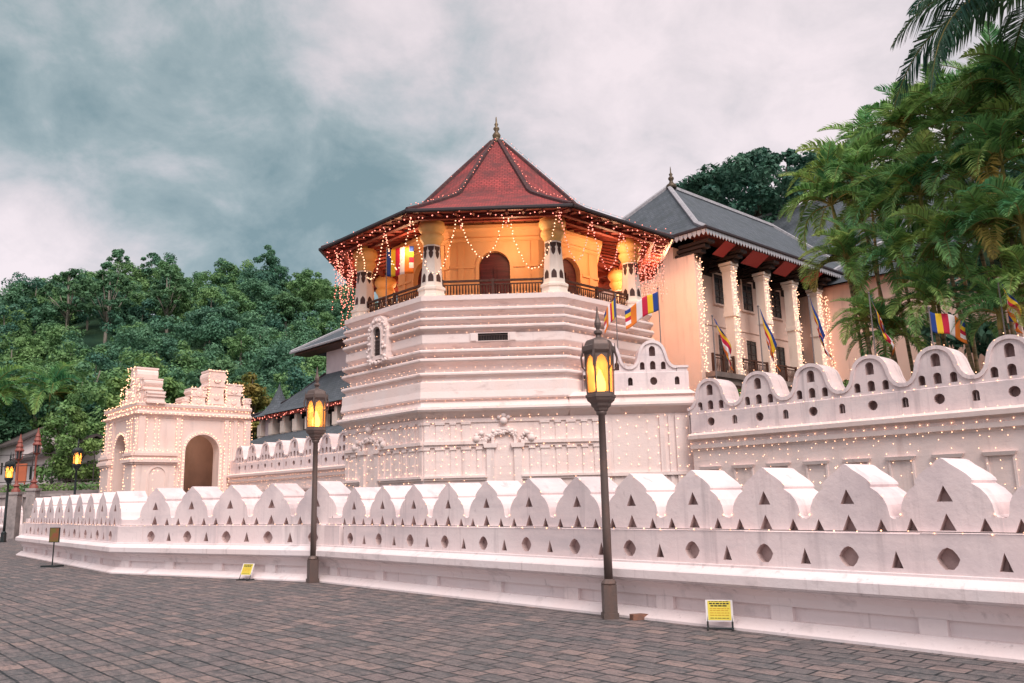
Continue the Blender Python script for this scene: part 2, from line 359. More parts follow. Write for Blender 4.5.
tag(mb.build('ground', gm), 'grey and pink stone setts of the forecourt', 'ground', kind='structure')
WATER = material('moat_water', (.03, .045, .04), .08, bump=(1.5, .1), spec=.5)
mb = MB(); mb.add([tn(-34, 9.9, .02), tn(30, 9.9, .02), tn(30, 24.4, .02), tn(-34, 24.4, .02)], [(0, 1, 2, 3)])
tag(mb.build('water', WATER), 'still green water in the moat between the two white walls', 'water', kind='structure')
TERR = material('temple_terrace', (.18, .15, .13), .9, [((1, 1, 1), (.08, .11, .06), .45, .6)], (5, .3))
mb = MB(); mb.box(-17.5, 40, 25.45, 120, 0, 3); o = mb.build('terrace', TERR, rz=WA); tag(o, 'raised ground behind the inner wall', 'ground', kind='structure')
def hillz(x, y):
    s = min(1, max(0, (y - 84) / 112)); h = 4 + 42 * (s * s * (3 - 2 * s)) ** 1.05 if s > 0 else 0
    g = 1 - .20 * min(1, max(0, (-x - 88) / 32)) if x < -80 else 1
    r_ = min(1, max(0, (x + 54) / 70)); g *= 1 - .62 * r_
    return h * g + 1.2 * sin(x * .11) * s + 1.0 * sin(y * .17 + x * .05) * s - (.3 if s == 0 else 0)
HILL = material('hill_undergrowth', (.02, .06, .035), .95, [((.15, .15, .15), (.045, .09, .04), .4, .7)], (.6, .6))
mb = MB(); xs = np.arange(-260, 200, 6); ys = np.concatenate([np.arange(80, 220, 5), [240, 280, 340]])
mb.smooth = True
mb.add([(x, y, hillz(x, min(y, 215)) - max(0, (y - 215) * .3)) for y in ys for x in xs],
       [(j * len(xs) + i, j * len(xs) + i + 1, (j + 1) * len(xs) + i + 1, (j + 1) * len(xs) + i) for j in range(len(ys) - 1) for i in range(len(xs) - 1)])
tag(mb.build('hill', HILL), 'steep green hillside rising behind the temple', 'hill', kind='structure')

# ------------------------------------------------------------------ outer moat wall
PB = material('plinth_plaster', (.86, .735, .725), .75, [((.7, .7, .5), (.86, .78, .785), .4, .7), ((2.5, 2.5, 3), (.52, .45, .45), .56, .82), ((10, 10, .25), (.55, .46, .46), .60, .78)], (14, .3))  # close to the wall plaster in tone, with fewer stain layers
WALLPROF = [(.85, 0), (-.20, 0), (-.20, .03), (-.06, .125), (-.05, .14), (.03, .145), (.03, .30), (-.03, .305), (-.035, .335), (-.06, .40), (-.13, .465), (-.20, .49), (-.20, .505), (-.235, .51), (-.245, .53), (-.26, .535), (-.26, .64), (-.245, .655), (-.16, .695), (-.115, .72), (-.115, .745), (-.08, .75), (-.02, .752), (.85, .752)]
WALLPROF = WALLPROF[::-1]
A2, B2 = Vector((-10.092, 21.528)), Vector((-3.996, 17.871))
DIR1 = Vector((cos(-.8716), sin(-.8716))); L2 = A2 - DIR1 * 12.62
E3 = D3 * 4 + N3 * 9.1
mw = thing('moat_wall', 'long low white wall with ogee merlons and pierced holes bending along the paved forecourt', 'wall', (A2.x, A2.y, 0))
mb = MB(); mb.sweep([p - A2 for p in (L2, A2, B2, E3)], WALLPROF); mb.build('plinth', PB, mw)
def half_to_full(h): return [(x, z) for x, z in h] + [(-x, z) for x, z in h[::-1] if x > 1e-6]
MER = [(.52, 1.310), (.485, 1.312), (.46, 1.335), (.452, 1.39), (.44, 1.455), (.405, 1.53), (.35, 1.595), (.272, 1.650), (.285, 1.678), (.275, 1.702), (.235, 1.745), (.17, 1.795), (.09, 1.850), (.03, 1.902), (0, 1.916)]
def hexa(cx, cz, w, h): return [(cx - w * .18, cz - h * .5), (cx + w * .18, cz - h * .5), (cx + w * .38, cz - h * .28), (cx + w * .5, cz - h * .02), (cx + w * .4, cz + h * .2), (cx + w * .22, cz + h * .42), (cx, cz + h * .52), (cx - w * .22, cz + h * .42), (cx - w * .4, cz + h * .2), (cx - w * .5, cz - h * .02), (cx - w * .38, cz - h * .28)]
def merlon_mesh(wd, flip=False):
    k = wd / 1.04; kz = 1 + .7 * (k - 1); g = 1 if k < 1.1 else 1.35; mb = MB().mat(PLASTER); Z = lambda z: 1.154 + (z - 1.154) * kz
    top = half_to_full([(x * k, Z(z)) for x, z in MER])
    poly = [(-.52 * k, 1.12), (.52 * k, 1.12)] + top
    holes = [tri(0, Z(1.47), .16 * g, .165 * kz), tri(0, Z(1.178), .165 * g, .175 * kz), tri(-.36 * k, Z(1.172), .12 * g, .135 * kz), tri(.36 * k, Z(1.172), .12 * g, .135 * kz)]
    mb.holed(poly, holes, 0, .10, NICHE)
    mb.prism([(-.52 * k, .745), (.52 * k, .745)] + top, 0, .72, cap0=False)
    x0, x1 = (-.785 * k, .255 * k) if flip else (-.255 * k, .785 * k)
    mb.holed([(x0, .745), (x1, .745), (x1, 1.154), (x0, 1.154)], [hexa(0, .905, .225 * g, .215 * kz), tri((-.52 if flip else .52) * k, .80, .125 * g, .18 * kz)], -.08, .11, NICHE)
    mb.add([(x0, -.08, 1.154), (x1, -.08, 1.154), (x1, .001, 1.158), (x0, .001, 1.158)], [(0, 1, 2, 3)])
    mb.add([(x0, -.08, .745), (x0, .001, .745), (x0, .001, 1.157), (x0, -.08, 1.154)], [(0, 1, 2, 3)])
    mb.add([(x1, -.08, .745), (x1, .001, .745), (x1, .001, 1.157), (x1, -.08, 1.154)], [(3, 2, 1, 0)])
    return mb
def merlon_row(width, base, ang, offs, flip=False):
    first = None
    for s in offs:
        p = base + Vector((cos(ang), sin(ang))) * s - A2
        if first is None: first = merlon_mesh(width, flip).build('merlon', None, mw, (p.x, p.y, 0), rz=ang)
        else:
            c = first.copy(); COL.objects.link(c); c.location = (p.x, p.y, rng.normal(0, .0025)); c.scale = (1, 1, 1 + rng.normal(0, .003)); c.rotation_euler[2] = ang + rng.normal(0, .002)
ANG2 = -.5405; DIR2 = Vector((cos(ANG2), sin(ANG2)))
S1 = [-.66 - 1.295 * k for k in range(9)]; S2 = [1.33 + 1.36 * k for k in range(5)]; T3 = [-14.85 + 1.0395 * k for k in range(18)]
merlon_row(1.295, A2, -.8716, S1, True); merlon_row(1.36, A2, ANG2, S2)
W30 = N3 * 9.1
merlon_row(1.0395, W30, WA, T3)
FILL = [(-.083, .742), (-.083, 1.151), (.004, 1.155), (.004, 1.306), (.847, 1.306), (.847, .742)]
mb = MB()
mb.sweep([DIR1 * (-.335), Vector((0, 0)), DIR2 * .985], FILL[::-1])
mb.sweep([L2 + DIR1 * .15 - A2, L2 + DIR1 * .6 - A2], FILL[::-1])
q = B2 - A2; mb.sweep([q - DIR2 * .05, q, q + D3 * .62], FILL[::-1])
mb.build('parapet_corner', PLASTER, mw)
mb = MB()
def stiles(base, ang, s0, s1, pitch, wd):
    d = Vector((cos(ang), sin(ang))); n = Vector((-d.y, d.x)); s = s0
    while s < s1:
        fr = lambda x, y, z: tuple((base + d * x + n * y - A2).to_3d() + Vector((0, 0, z)))
        bx = MB().box(s, s + wd, -.036, .05, .142, .304); mb.add([fr(*v) for v in bx.v], bx.f); s += pitch
stiles(W30, WA, -15.7, 3, 1.70, .28); stiles(A2, ANG2, .15, 6.9, 1.72, .30); stiles(A2, -.8716, -12.3, -.4, 1.72, .30)
mb.build('panel_stile', PB, mw)
# the wall on the far side of the entrance
q = Vector((-31.6, 52.6)); fw = thing('moat_wall', 'small distant white wall end beyond the left end of the long moat wall', 'wall', (q.x, q.y, 0), WA)
MB().sweep([(-14, 0), (0, 0)], WALLPROF).build('plinth', PB, fw)
m_ = merlon_mesh(1.04)
for k in range(12): m_.build('merlon', None, fw, (-.9 - 1.04 * k, 0, 0)) if k == 0 else None
f_ = [c for c in fw.children if c.name.startswith('merlon')][0]
for k in range(1, 12): c = f_.copy(); COL.objects.link(c); c.location = (-.9 - 1.04 * k, 0, 0)

# ------------------------------------------------------------------ inner wave wall
BELL = [(.95, 4.67), (.86, 4.675), (.76, 4.73), (.67, 4.84), (.615, 4.98), (.575, 5.14), (.525, 5.30), (.45, 5.43), (.35, 5.53), (.22, 5.60), (.10, 5.63), (0, 5.64)]
def inner_merlon(parent, loc, dz=0., rz=None):
    mb = MB().mat(PLASTER); top = half_to_full(BELL); poly = [(-.95, 4.40), (.95, 4.40)] + top
    poly = [(x, z + dz) for x, z in poly]
    sh = lambda h: [(x, z + dz) for x, z in h]
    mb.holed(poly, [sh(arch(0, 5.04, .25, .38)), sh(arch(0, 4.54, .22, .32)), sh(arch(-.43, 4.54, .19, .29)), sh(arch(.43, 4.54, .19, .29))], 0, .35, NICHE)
    mb.prism([(-.95, 3.76 + dz), (.95, 3.76 + dz)] + [(x, z + dz) for x, z in top], 0, .9, cap0=False)
    # raised rolled rim following the wave
    O = [(x, z + dz) for x, z in top]; I = []
    for i, (x, z) in enumerate(O):
        a = Vector(O[max(i - 1, 0)]); c = Vector(O[min(i + 1, len(O) - 1)]); d = (c - a).normalized(); n = Vector((-d.y, d.x)); I.append((x + n.x * .11, z + n.y * .11))
    n = len(O)
    mb.add([(x, -.055, z) for x, z in O] + [(x, -.055, z) for x, z in I] + [(x, .002, z) for x, z in I] + [(x, .002, z) for x, z in O],
           [f for i in range(n - 1) for f in ((i, i + 1, i + 1 + n, i + n), (i + n, i + n + 1, i + 2 * n + 1, i + 2 * n), (i + 1, i, i + 3 * n, i + 1 + 3 * n))])
    x0, x1 = -.475, 1.425
    mb.holed([(x0, 3.76 + dz), (x1, 3.76 + dz), (x1, 4.43 + dz), (x0, 4.43 + dz)], [sh(circle(0, 4.11, .15)), sh(arch(.95, 3.96, .19, .30))], -.03, .35, NICHE)
    mb.add([(x0, -.03, 4.43 + dz), (x1, -.03, 4.43 + dz), (x1, .001, 4.45 + dz), (x0, .001, 4.45 + dz)], [(0, 1, 2, 3)])
    for x, f in ((x0, (0, 1, 2, 3)), (x1, (3, 2, 1, 0))): mb.add([(x, -.03, 3.76 + dz), (x, .001, 3.76 + dz), (x, .001, 4.44 + dz), (x, -.03, 4.43 + dz)], [f])
    return mb.build('merlon', None, parent, loc, rz=rz)
INPROF = [(0, 0), (0, 3.10), (-.04, 3.16), (-.13, 3.20), (-.14, 3.34), (-.06, 3.37), (-.05, 3.44), (-.16, 3.50), (-.25, 3.53), (-.26, 3.66), (-.05, 3.75), (0, 3.765), (.9, 3.765), (.9, 0)][::-1]
def inner_wall(label, t0, t1, ts):
    p = tn(ts[0], 24.5); o = thing('inner_wall', label, 'wall', p, WA); b = ts[0]
    MB().sweep([(t0 - b, 0), (t1 - b, 0)], INPROF).build('wall', PLASTER_IN, o)
    f_ = inner_merlon(o, (0, 0, 0))
    for t_ in ts[1:]: c = f_.copy(); COL.objects.link(c); c.location = (t_ - b, 0, 0)
    mb = MB(); s = t0 - b + .7
    while s < t1 - b:
        mb.add([(s - .43, -.13, 2.56), (s + .43, -.13, 2.56), (s + .36, -.10, 2.46), (s - .36, -.10, 2.46), (s - .43, .01, 2.56), (s + .43, .01, 2.56), (s + .36, .01, 2.44), (s - .36, .01, 2.44)],
               [(0, 3, 2, 1), (0, 1, 5, 4), (3, 7, 6, 2), (0, 4, 7, 3), (1, 2, 6, 5)])
        mb.box(s - .36, s - .30, -.05, .01, 1.2, 2.45); mb.box(s + .30, s + .36, -.05, .01, 1.2, 2.45); s += 1.30
    mb.build('niche_frame', PLASTER_IN, o)
    MB().box(t0 - b, ts[0] - b - .474, -.028, .9, 3.77, 4.66).build('wall_end', PLASTER, o); return o
inner_wall('white wave topped wall running right from the octagon, with arched slots and round holes', -17.45, 6, [-16.6 + 1.9 * k for k in range(11)])
inner_wall('white wave topped wall between the arched gatehouse and the octagon', -56.3, -36, [-54.79 + 1.95 * k for k in range(10)])

# ------------------------------------------------------------------ the octagon
OX, OY, OYAW = -.511, 36.504, -.0301
oct_ = thing('octagon_pavilion', 'octagonal white stepped tower carrying an open gallery under a steep red tiled roof', 'pavilion', (OX, OY, 0), OYAW)
A8 = R(-90 - 22.5); C8 = cos(R(22.5))
def face_fr(k, ap):
    """frame of octagon face k (0 = front): x along the face, y inwards"""
    a = R(-90 + 45 * k); n = Vector((cos(a), sin(a))); tq = Vector((-n.y, n.x))
    return lambda x, y, z: (n.x * (ap - y) + tq.x * x, n.y * (ap - y) + tq.y * x, z)
lips = [6.20, 6.735, 7.065, 7.96, 8.29, 8.645]
prof = [(6.85, .2), (6.85, 4.56), (6.95, 4.62), (7.10, 4.74), (7.22, 4.80), (7.27, 4.87), (7.25, 4.96), (7.05, 5.0), (7.0, 5.14), (6.96, 5.19), (6.96, 5.235), (7.09, 5.25), (7.11, 5.30), (7.06, 5.55), (7.05, 5.88), (6.98, 5.91)]
for i, z in enumerate(lips):
    rl = 7.10 - .012 * i
    prof += [(6.72, z - .24), (6.76, z - .17), (6.90, z - .10)] if i else [(6.90, 5.97), (6.93, z - .10)]
    prof += [(rl - .05, z - .085), (rl, z - .04), (rl, z + .02), (rl - .05, z + .06), (rl - .16, z + .075)]
    prof += [(6.70, z + .085)] if z != 7.065 else [(6.66, z + .085), (6.66, 7.20), (6.72, 7.25), (6.90, 7.36), (6.92, 7.40), (6.92, 7.71), (6.72, 7.73)]
prof += [(6.74, 8.86), (6.88, 8.95), (7.0, 9.0), (7.0, 9.19)]
MB().lathe(prof, 8, a0=A8).build('stepped_base', STEPS, oct_)
# arched window in the left front face and the vent slot in the front face
mb = MB().mat(STEPS); fr = face_fr(-1, 7.17 * C8)
mb.holed([(-.62, 7.12), (.62, 7.12), (.66, 8.2), (.5, 8.62), (.2, 8.86), (-.2, 8.86), (-.5, 8.62), (-.66, 8.2)], [arch(0, 7.28, .56, 1.16)], 0, .12, STEPS, fr)
mb.prism([(-.62, 7.12), (.62, 7.12), (.66, 8.2), (.5, 8.62), (.2, 8.86), (-.2, 8.86), (-.5, 8.62), (-.66, 8.2)], 0, .4, False, False, fr)
ring_arch(mb, 0, 7.28, .56, 1.16, .09, -.05, .01, fr)
for i in range(34):
    a = rng.uniform(-.15, pi + .15); rr = rng.uniform(.42, .66); c = fr(rr * cos(a), -.01, 8.05 + rr * 1.05 * sin(a)); mb.blob(c, rng.uniform(.05, .09), 6, 4)
for i in range(16):
    sx = rng.choice([-1, 1]); c = fr(sx * rng.uniform(.40, .66), -.01, rng.uniform(7.0, 7.9)); mb.blob(c, rng.uniform(.05, .09), 6, 4)
for i in range(12): mb.blob(fr(rng.uniform(-.6, .6), 0, rng.uniform(6.98, 7.16)), rng.uniform(.05, .09), 6, 4)
wobj = mb.build('window_frame', None, oct_); tag(wobj, 'ornate arched window frame')
mb = MB()
for i in range(9): mb.tube([fr(-.2 + .05 * i, .07, 7.28), fr(-.2 + .05 * i, .07, 8.40)], .012, 4)
for i in range(6): mb.tube([fr(-.27, .06, 7.4 + .16 * i), fr(.27, .06, 7.4 + .16 * i)], .012, 4)
mb.build('window_bars', SHUTTER, wobj)
mb = MB(); v8 = [fr(x, .10, z) for x, z in arch(0, 7.28, .55, 1.15)]; mb.add(v8, [list(range(len(v8)))]); mb.build('window_pane', GLASSDARK, wobj)
mb = MB().mat(STEPS); fr = face_fr(0, 6.97 * C8)
mb.holed([(-.86, 7.40), (.86, 7.40), (.86, 7.72), (-.86, 7.72)], [[(-.56, 7.42), (.56, 7.42), (.56, 7.70), (-.56, 7.70)]], 0, .04, BLACKIN, fr)
mb.prism([(-.86, 7.40), (.86, 7.40), (.86, 7.72), (-.86, 7.72)], 0, .3, False, False, fr)
for sx in (-1, 1): mb.prism([(sx * .73 - .10, 7.42), (sx * .73 + .10, 7.42), (sx * .73 + .10, 7.70), (sx * .73 - .10, 7.70)], -.04, .01, fr=fr)
vent = mb.build('vent', None, oct_)
mb = MB()
for i in range(19): mb.tube([fr(-.54 + .06 * i, .015, 7.42), fr(-.54 + .06 * i, .015, 7.62)], .014, 4)
mb.tube([fr(-.56, .012, 7.62), fr(.56, .012, 7.62)], .02, 4)
mb.build('vent_grille', SHUTTER, vent)
# lower storey: pilasters, rails and portals on the three visible faces
ap = 6.85 * C8
def lower_face(mb, fr, x0, x1, portal):
    for z0, z1, pr in ((3.50, 3.60, .06), (3.60, 3.72, .13), (2.32, 2.40, .08), (2.40, 2.48, .14), (4.40, 4.50, .05), (1.4, 1.6, .1)):
        segs = [(x0, x1)] if portal is None or z0 > 4 else [(x0, portal - .62), (portal + .62, x1)]
        for a, b_ in segs: mb.prism([(a, z0), (b_, z0), (b_, z1), (a, z1)], -pr, .02, fr=fr)
    n = max(2, round((x1 - x0) / .50)); st = (x1 - x0 - .22) / n
    for i in range(n + 1):
        c = x0 + .11 + st * i; wd = .15 if i % 2 else .09
        for z0, z1 in ((2.48, 3.50), (3.72, 4.42)):
            if portal is not None and abs(c - portal) < (.75 if z0 < 3 else 1.15): continue
            mb.prism([(c - wd, z0), (c + wd, z0), (c + wd, z1), (c - wd, z1)], -.045, .02, fr=fr)
            mb.prism([(c - wd - .03, z1 - .09), (c + wd + .03, z1 - .09), (c + wd + .03, z1 - .005), (c - wd - .03, z1 - .005)], -.08, .02, fr=fr)
    for z0, z1 in ((2.56, 3.42), (3.80, 4.34)):
        for i in range(n):
            c = x0 + .11 + st * (i + .5); h = st / 2 - .2
            if h < .04 or (portal is not None and abs(c - portal) < 1.2): continue
            mb.prism([(c - h, z0), (c + h, z0), (c + h, z1), (c - h, z1)], -.02, .02, fr=fr)
def portal_mb(fr, x):
    mb = MB()
    for sx in (-1, 1):
        c = x + sx * .50
        mb.prism([(c - .14, 1.6), (c + .14, 1.6), (c + .14, 3.46), (c - .14, 3.46)], -.10, .02, fr=fr)
        mb.prism([(c - .22, 3.46), (c + .22, 3.46), (c + .26, 3.62), (c - .26, 3.62)], -.16, .02, fr=fr)
    ring_arch(mb, x, 3.45, .72, .66, .10, -.12, .02, fr)
    for i in range(90):
        a = rng.uniform(0, pi); rr = rng.uniform(.42, .62) + (.38 if abs(a - pi / 2) > 1.0 else 0) * rng.random()
        mb.blob(fr(x + rr * cos(a) * 1.25, -.05 - .05 * rng.random(), 3.68 + .68 * rr * sin(a)), rng.uniform(.045, .09), 6, 4)
    for sx in (-1, 1): mb.blob(fr(x + sx * 1.0, -.08, 3.78), .15, 8, 6); mb.blob(fr(x + sx * .82, -.08, 3.98), .11, 8, 6)
    mb.blob(fr(x, -.1, 4.42), .15, 8, 6); mb.blob(fr(x, -.1, 4.62), .11, 8, 6)
    for sx in (-1, 1): mb.blob(fr(x + sx * .17, -.08, 4.56), .09, 7, 5); mb.blob(fr(x + sx * .26, -.07, 4.70), .055, 6, 4)
    return mb
HF = 6.85 * sin(R(22.5))
mb = MB(); frL = face_fr(-1, ap); lower_face(mb, frL, -HF + .02, HF - .02, -.81)
frR = face_fr(-2, ap); lower_face(mb, frR, -HF + .02, HF - .02, None); mb.build('wall_panels', PLASTER_IN, oct_)
portal_mb(frL, -.81).build('blind_portal', PLASTER_IN, oct_)

# square terrace wall continuing the front face of the octagon to the right
YF = -ap; bay = thing('terrace_wall', 'flat white terrace wall with blind portal and dotted panel right of the octagon front', 'wall', (OX, OY, 0), OYAW)
frB = lambda x, y, z: (x, YF - .015 + y, z)
mb = MB(); mb.box(-2.60, 7.14, YF - .015, YF + 3.6, 1.0, 4.56)
BPROF = [(r * C8 - ap, z) for r, z in prof[1:12]]
mb2 = [(o, z) for o, z in BPROF]
lower_face(mb, frB, -2.60, 3.85, .33)
for x0, x1, pr in ((3.95, 4.12, .07), (5.98, 6.15, .07), (6.30, 6.42, .05), (6.55, 7.12, .08), (4.28, 5.82, .02)):
    mb.prism([(x0, 1.6), (x1, 1.6), (x1, 4.46), (x0, 4.46)], -pr, .02, fr=frB)
mb.prism([(4.0, 2.34), (7.16, 2.34), (7.16, 2.46), (4.0, 2.46)], -.12, .02, fr=frB)
mb.build('wall', PLASTER_IN, bay)
portal_mb(frB, .33).build('blind_portal', PLASTER_IN, bay)
mb = MB(); pr = [(-o, z) for o, z in BPROF]
mb.sweep([(2.75, YF), (7.14, YF), (7.14, YF + 3.6)], [(.9, 4.56)] + pr + [(.9, 5.40)][::-1] if False else ([(.9, 5.44)] + [(0, 5.43)] + [(-o, z) for o, z in BPROF[::-1]] + [(.9, 4.57)]))
mb.build('cornice', PLASTER_IN, bay)
DZB = 7.29 - 5.63
mb = MB(); mb.box(4.3, 7.12, YF + .4, YF + .9, 5.40, 6.06); mb.box(6.74, 7.12, YF - .02, YF + .95, 6.06, 6.22); mb.box(6.72, 7.16, YF - .07, YF + 1.0, 6.22, 6.30); mb.build('parapet', PLASTER, bay)
f_ = inner_merlon(bay, (5.87, YF, 0), DZB - .02); f_.scale = (.9, 1, 1); c = f_.copy(); COL.objects.link(c); c.location = (4.16, YF, 0)

# gallery: columns, railing, room, roof
GZ = 9.19
MB().lathe([(6.9, GZ - .1), (6.9, GZ + .012)], 8, a0=A8).build('gallery_floor', STEPS, oct_)
def octcol(parent, loc):
    mb = MB().mat(COLWHITE); mb.lathe([(.64, 0), (.64, .10), (.54, .14), (.53, .30), (.58, .34), (.58, .42), (.46, .50), (.44, .60), (.335, 2.12), (.35, 2.16)], 8, a0=A8)
    mb.mat(DARKBRONZE)
    for k in range(8):
        a = R(-90 + 45 * k); n = Vector((cos(a), sin(a))); tq = Vector((-n.y, n.x))
        def fr(x, y, z, n=n, tq=tq):
            r_ = (.44 - (z - .6) * .0691) * C8 + .005 - y
            return (n.x * r_ + tq.x * x, n.y * r_ + tq.y * x, z)
        mb.prism(arch(0, .66, .21, .36, pointed=True), 0, .02, fr=fr)
        mb.prism([(0, 1.58), (.065, 1.68), (.09, 1.82), (.06, 1.90), (.11, 1.96), (.125, 2.10), (-.125, 2.10), (-.11, 1.96), (-.06, 1.90), (-.09, 1.82), (-.065, 1.68)], 0, .02, fr=fr)
    sh = mb.build('column', None, parent, loc)
    mb = MB(); mb.smooth = True
    mb.lathe([(.34, 2.16), (.36, 2.28), (.42, 2.38), (.47, 2.46), (.47, 2.56), (.41, 2.60), (.41, 2.68), (.48, 2.76), (.53, 2.86), (.53, 2.98), (.49, 3.02), (.49, 3.10), (.36, 3.16), (.36, 3.24)], 20)
    mb.build('capital', CAPITAL, sh)
    return sh
c0 = octcol(oct_, (6.16 * cos(A8), 6.16 * sin(A8), GZ + .01))
for k in range(1, 8):
    c = copy_tree(c0, oct_); a = A8 + k * pi / 4; c.location = (6.16 * cos(a), 6.16 * sin(a), GZ + .01); c.rotation_euler[2] = k * pi / 4
def rail_mb(x0, x1, z0, z1, fr, st=.115):
    mb = MB(); n = int((x1 - x0) / st)
    for za, zb, d in ((z1 - .07, z1, .05), (z0 + .05, z0 + .10, .035), (z1 - .20, z1 - .16, .03)): mb.prism([(x0, za), (x1, za), (x1, zb), (x0, zb)], -d, d, fr=fr)
    for i in range(n + 1):
        x = x0 + (x1 - x0) * i / n; mb.tube([fr(x, 0, z0 + .1), fr(x, 0, z0 + (z1 - z0) * .4), fr(x, 0, z1 - .2)], [.018, .034, .018], 4, False)
    for x in (x0 + .03, (x0 + x1) / 2, x1 - .03): mb.prism([(x - .05, z0), (x + .05, z0), (x + .05, z1 + .03), (x - .05, z1 + .03)], -.055, .055, fr=fr)
    return mb
for k in range(8): rail_mb(-1.98, 1.98, GZ + .02, GZ + .74, face_fr(k, 6.28 * C8)).build('railing', DARKWOOD, oct_)
ra = 4.70 * C8; hw = 4.70 * sin(R(22.5))
mb = MB().mat(YELLOW)
for k in range(8):
    fr = face_fr(k, ra)
    mb.holed([(-hw, GZ), (hw, GZ), (hw, 13.75), (-hw, 13.75)], [arch(0, GZ + .02, 1.26, 2.30, 12)], 0, .22, YELLOW, fr, back=False)
    ring_arch(mb, 0, GZ + .02, 1.26, 2.30, .13, -.05, .01, fr)
    for sx in (-1, 1):
        mb.prism([(sx * 1.35 - .12, GZ), (sx * 1.35 + .12, GZ), (sx * 1.35 + .12, 11.9), (sx * 1.35 - .12, 11.9)], -.04, .01, fr=fr)
        a_, b_ = sorted((sx * .78, sx * hw)); mb.prism([(a_, 10.82), (b_, 10.82), (b_, 10.92), (a_, 10.92)], -.055, .01, fr=fr)
mb.lathe([(4.72, 11.92), (4.80, 11.98), (4.82, 12.06), (4.76, 12.12), (4.86, 12.34), (4.98, 12.42), (4.98, 12.56), (4.72, 12.62)], 8, a0=A8, cap=False)
room = mb.build('gallery_room', None, oct_)
for k in range(8):
    if k == 0:
        doors = MB(); v8 = [(x, .2 - ra, z) for x, z in arch(0, GZ + .02, 1.25, 2.29, 12)]; doors.add(v8, [list(range(len(v8)))]); fr = lambda x, y, z: (x, y - ra, z)
        for x in (-.33, .33): doors.prism([(x - .22, GZ + .2), (x + .22, GZ + .2), (x + .22, 10.8), (x - .22, 10.8)], .17, .205, fr=fr)
        doors.prism([(-.03, GZ), (.03, GZ), (.03, 10.9), (-.03, 10.9)], .15, .205, fr=fr); dr = doors.build('arched_door', DOOR, room)
    else: c = dr.copy(); COL.objects.link(c); c.rotation_euler[2] = k * pi / 4
RE, ZE = 8.03, 12.27
mb = MB(); mb.lathe([(RE - .02, ZE - .06), (RE, ZE), (7.3, 12.58), (5.6, 13.40), (4.25, 14.08), (3.80, 14.38), (3.66, 14.55), (.30, 18.12), (.16, 18.25)], 8, a0=A8, cap=False); roof = mb.build('roof', REDTILE, oct_, uv=True)
mb = MB(); mb.lathe([(RE - .06, ZE - .10), (6.3, 12.52), (4.6, 12.86)], 8, a0=A8, cap=False); mb.build('soffit', REDWOOD, roof)
mb = MB()
for k in range(8):
    fr = face_fr(k, 0)
    for i in range(9):
        x = (i - 4) * .66
        p0 = fr(x, -(RE * C8 - .12), ZE - .16); q_ = x * .62; p1 = fr(q_, -4.55 * C8, 12.80); mb.tube([p0, p1], .06, 4)
    for rr, z in ((6.2, 12.42), (7.2, 12.22)): mb.prism([(-rr * .3827, z - .11), (rr * .3827, z - .11), (rr * .3827, z + .11), (-rr * .3827, z + .11)], -rr * C8 - .08, -rr * C8 + .08, fr=fr)
    a = A8 + k * pi / 4; mb.tube([((RE - .1) * cos(a), (RE - .1) * sin(a), ZE - .14), (4.6 * cos(a), 4.6 * sin(a), 12.80)], .09, 4)
mb.build('rafters', REDWOOD, roof)
mb = MB()
for k in range(8):
    a, b_ = A8 + k * pi / 4, A8 + (k + 1) * pi / 4; r_ = RE + .06; mb.tube([(r_ * cos(a), r_ * sin(a), ZE - .05), (r_ * cos(b_), r_ * sin(b_), ZE - .05)], .075, 6)
mb.build('gutter', GUTTER, roof)
RTDARK = material('dark_ridge_tile', (.075, .035, .04), .8, [((6, 6, 6), (.12, .07, .06), .45, .7)], (14, .4))
mb = MB(); 
for k in range(8):
    a = A8 + k * pi / 4; pts = [(RE, ZE), (7.3, 12.58), (5.6, 13.40), (4.25, 14.08), (3.80, 14.38), (3.66, 14.55), (2, 16.31), (.25, 18.17)]
    mb.tube([(r_ * cos(a), r_ * sin(a), z + .04) for r_, z in pts], [.07, .09, .1, .11, .12, .12, .12, .09], 6)
mb.build('hip_ridge', RTDARK, roof)
mb = MB(); mb.smooth = True; mb.lathe([(.30, 18.05), (.34, 18.2), (.24, 18.3), (.13, 18.36), (.18, 18.44), (.20, 18.56), (.12, 18.68), (.07, 18.74), (.15, 18.86), (.14, 18.92), (.05, 19.0), (.10, 19.1), (.04, 19.2), (.03, 19.45), (.01, 19.5)], 12); mb.build('finial', BRASS, roof)

# ------------------------------------------------------------------ gatehouse (local x along the walls, y away from the street; near corner at the origin)
GT, GN = -56.45, 18.2
GP = material('gate_plaster', (.84, .655, .59), .75, [((.6, .6, .5), (.87, .72, .67), .4, .7), ((2, 2, .3), (.62, .48, .44), .58, .85)], (10, .3))  # peach tint stands in for the glow of the bulbs on the gate
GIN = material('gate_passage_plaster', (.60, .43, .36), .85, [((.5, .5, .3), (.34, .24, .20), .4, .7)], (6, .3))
gate = thing('gatehouse', 'square white arched gatehouse with scrolled crests standing left of the octagon', 'gate', tn(GT, GN), WA)
GWX, GWY, GZT = 6.4, 7.7, 7.55
frS = lambda x, y, z: (-y, x, z)            # right face: x runs away from the street
frF = lambda x, y, z: (x, y, z)             # street face
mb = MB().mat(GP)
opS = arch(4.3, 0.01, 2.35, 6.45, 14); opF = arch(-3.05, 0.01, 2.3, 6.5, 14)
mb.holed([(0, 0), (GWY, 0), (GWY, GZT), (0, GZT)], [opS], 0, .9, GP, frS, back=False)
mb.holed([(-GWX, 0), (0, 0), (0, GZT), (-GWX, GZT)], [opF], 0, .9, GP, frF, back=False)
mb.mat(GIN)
mb.mat(GP)
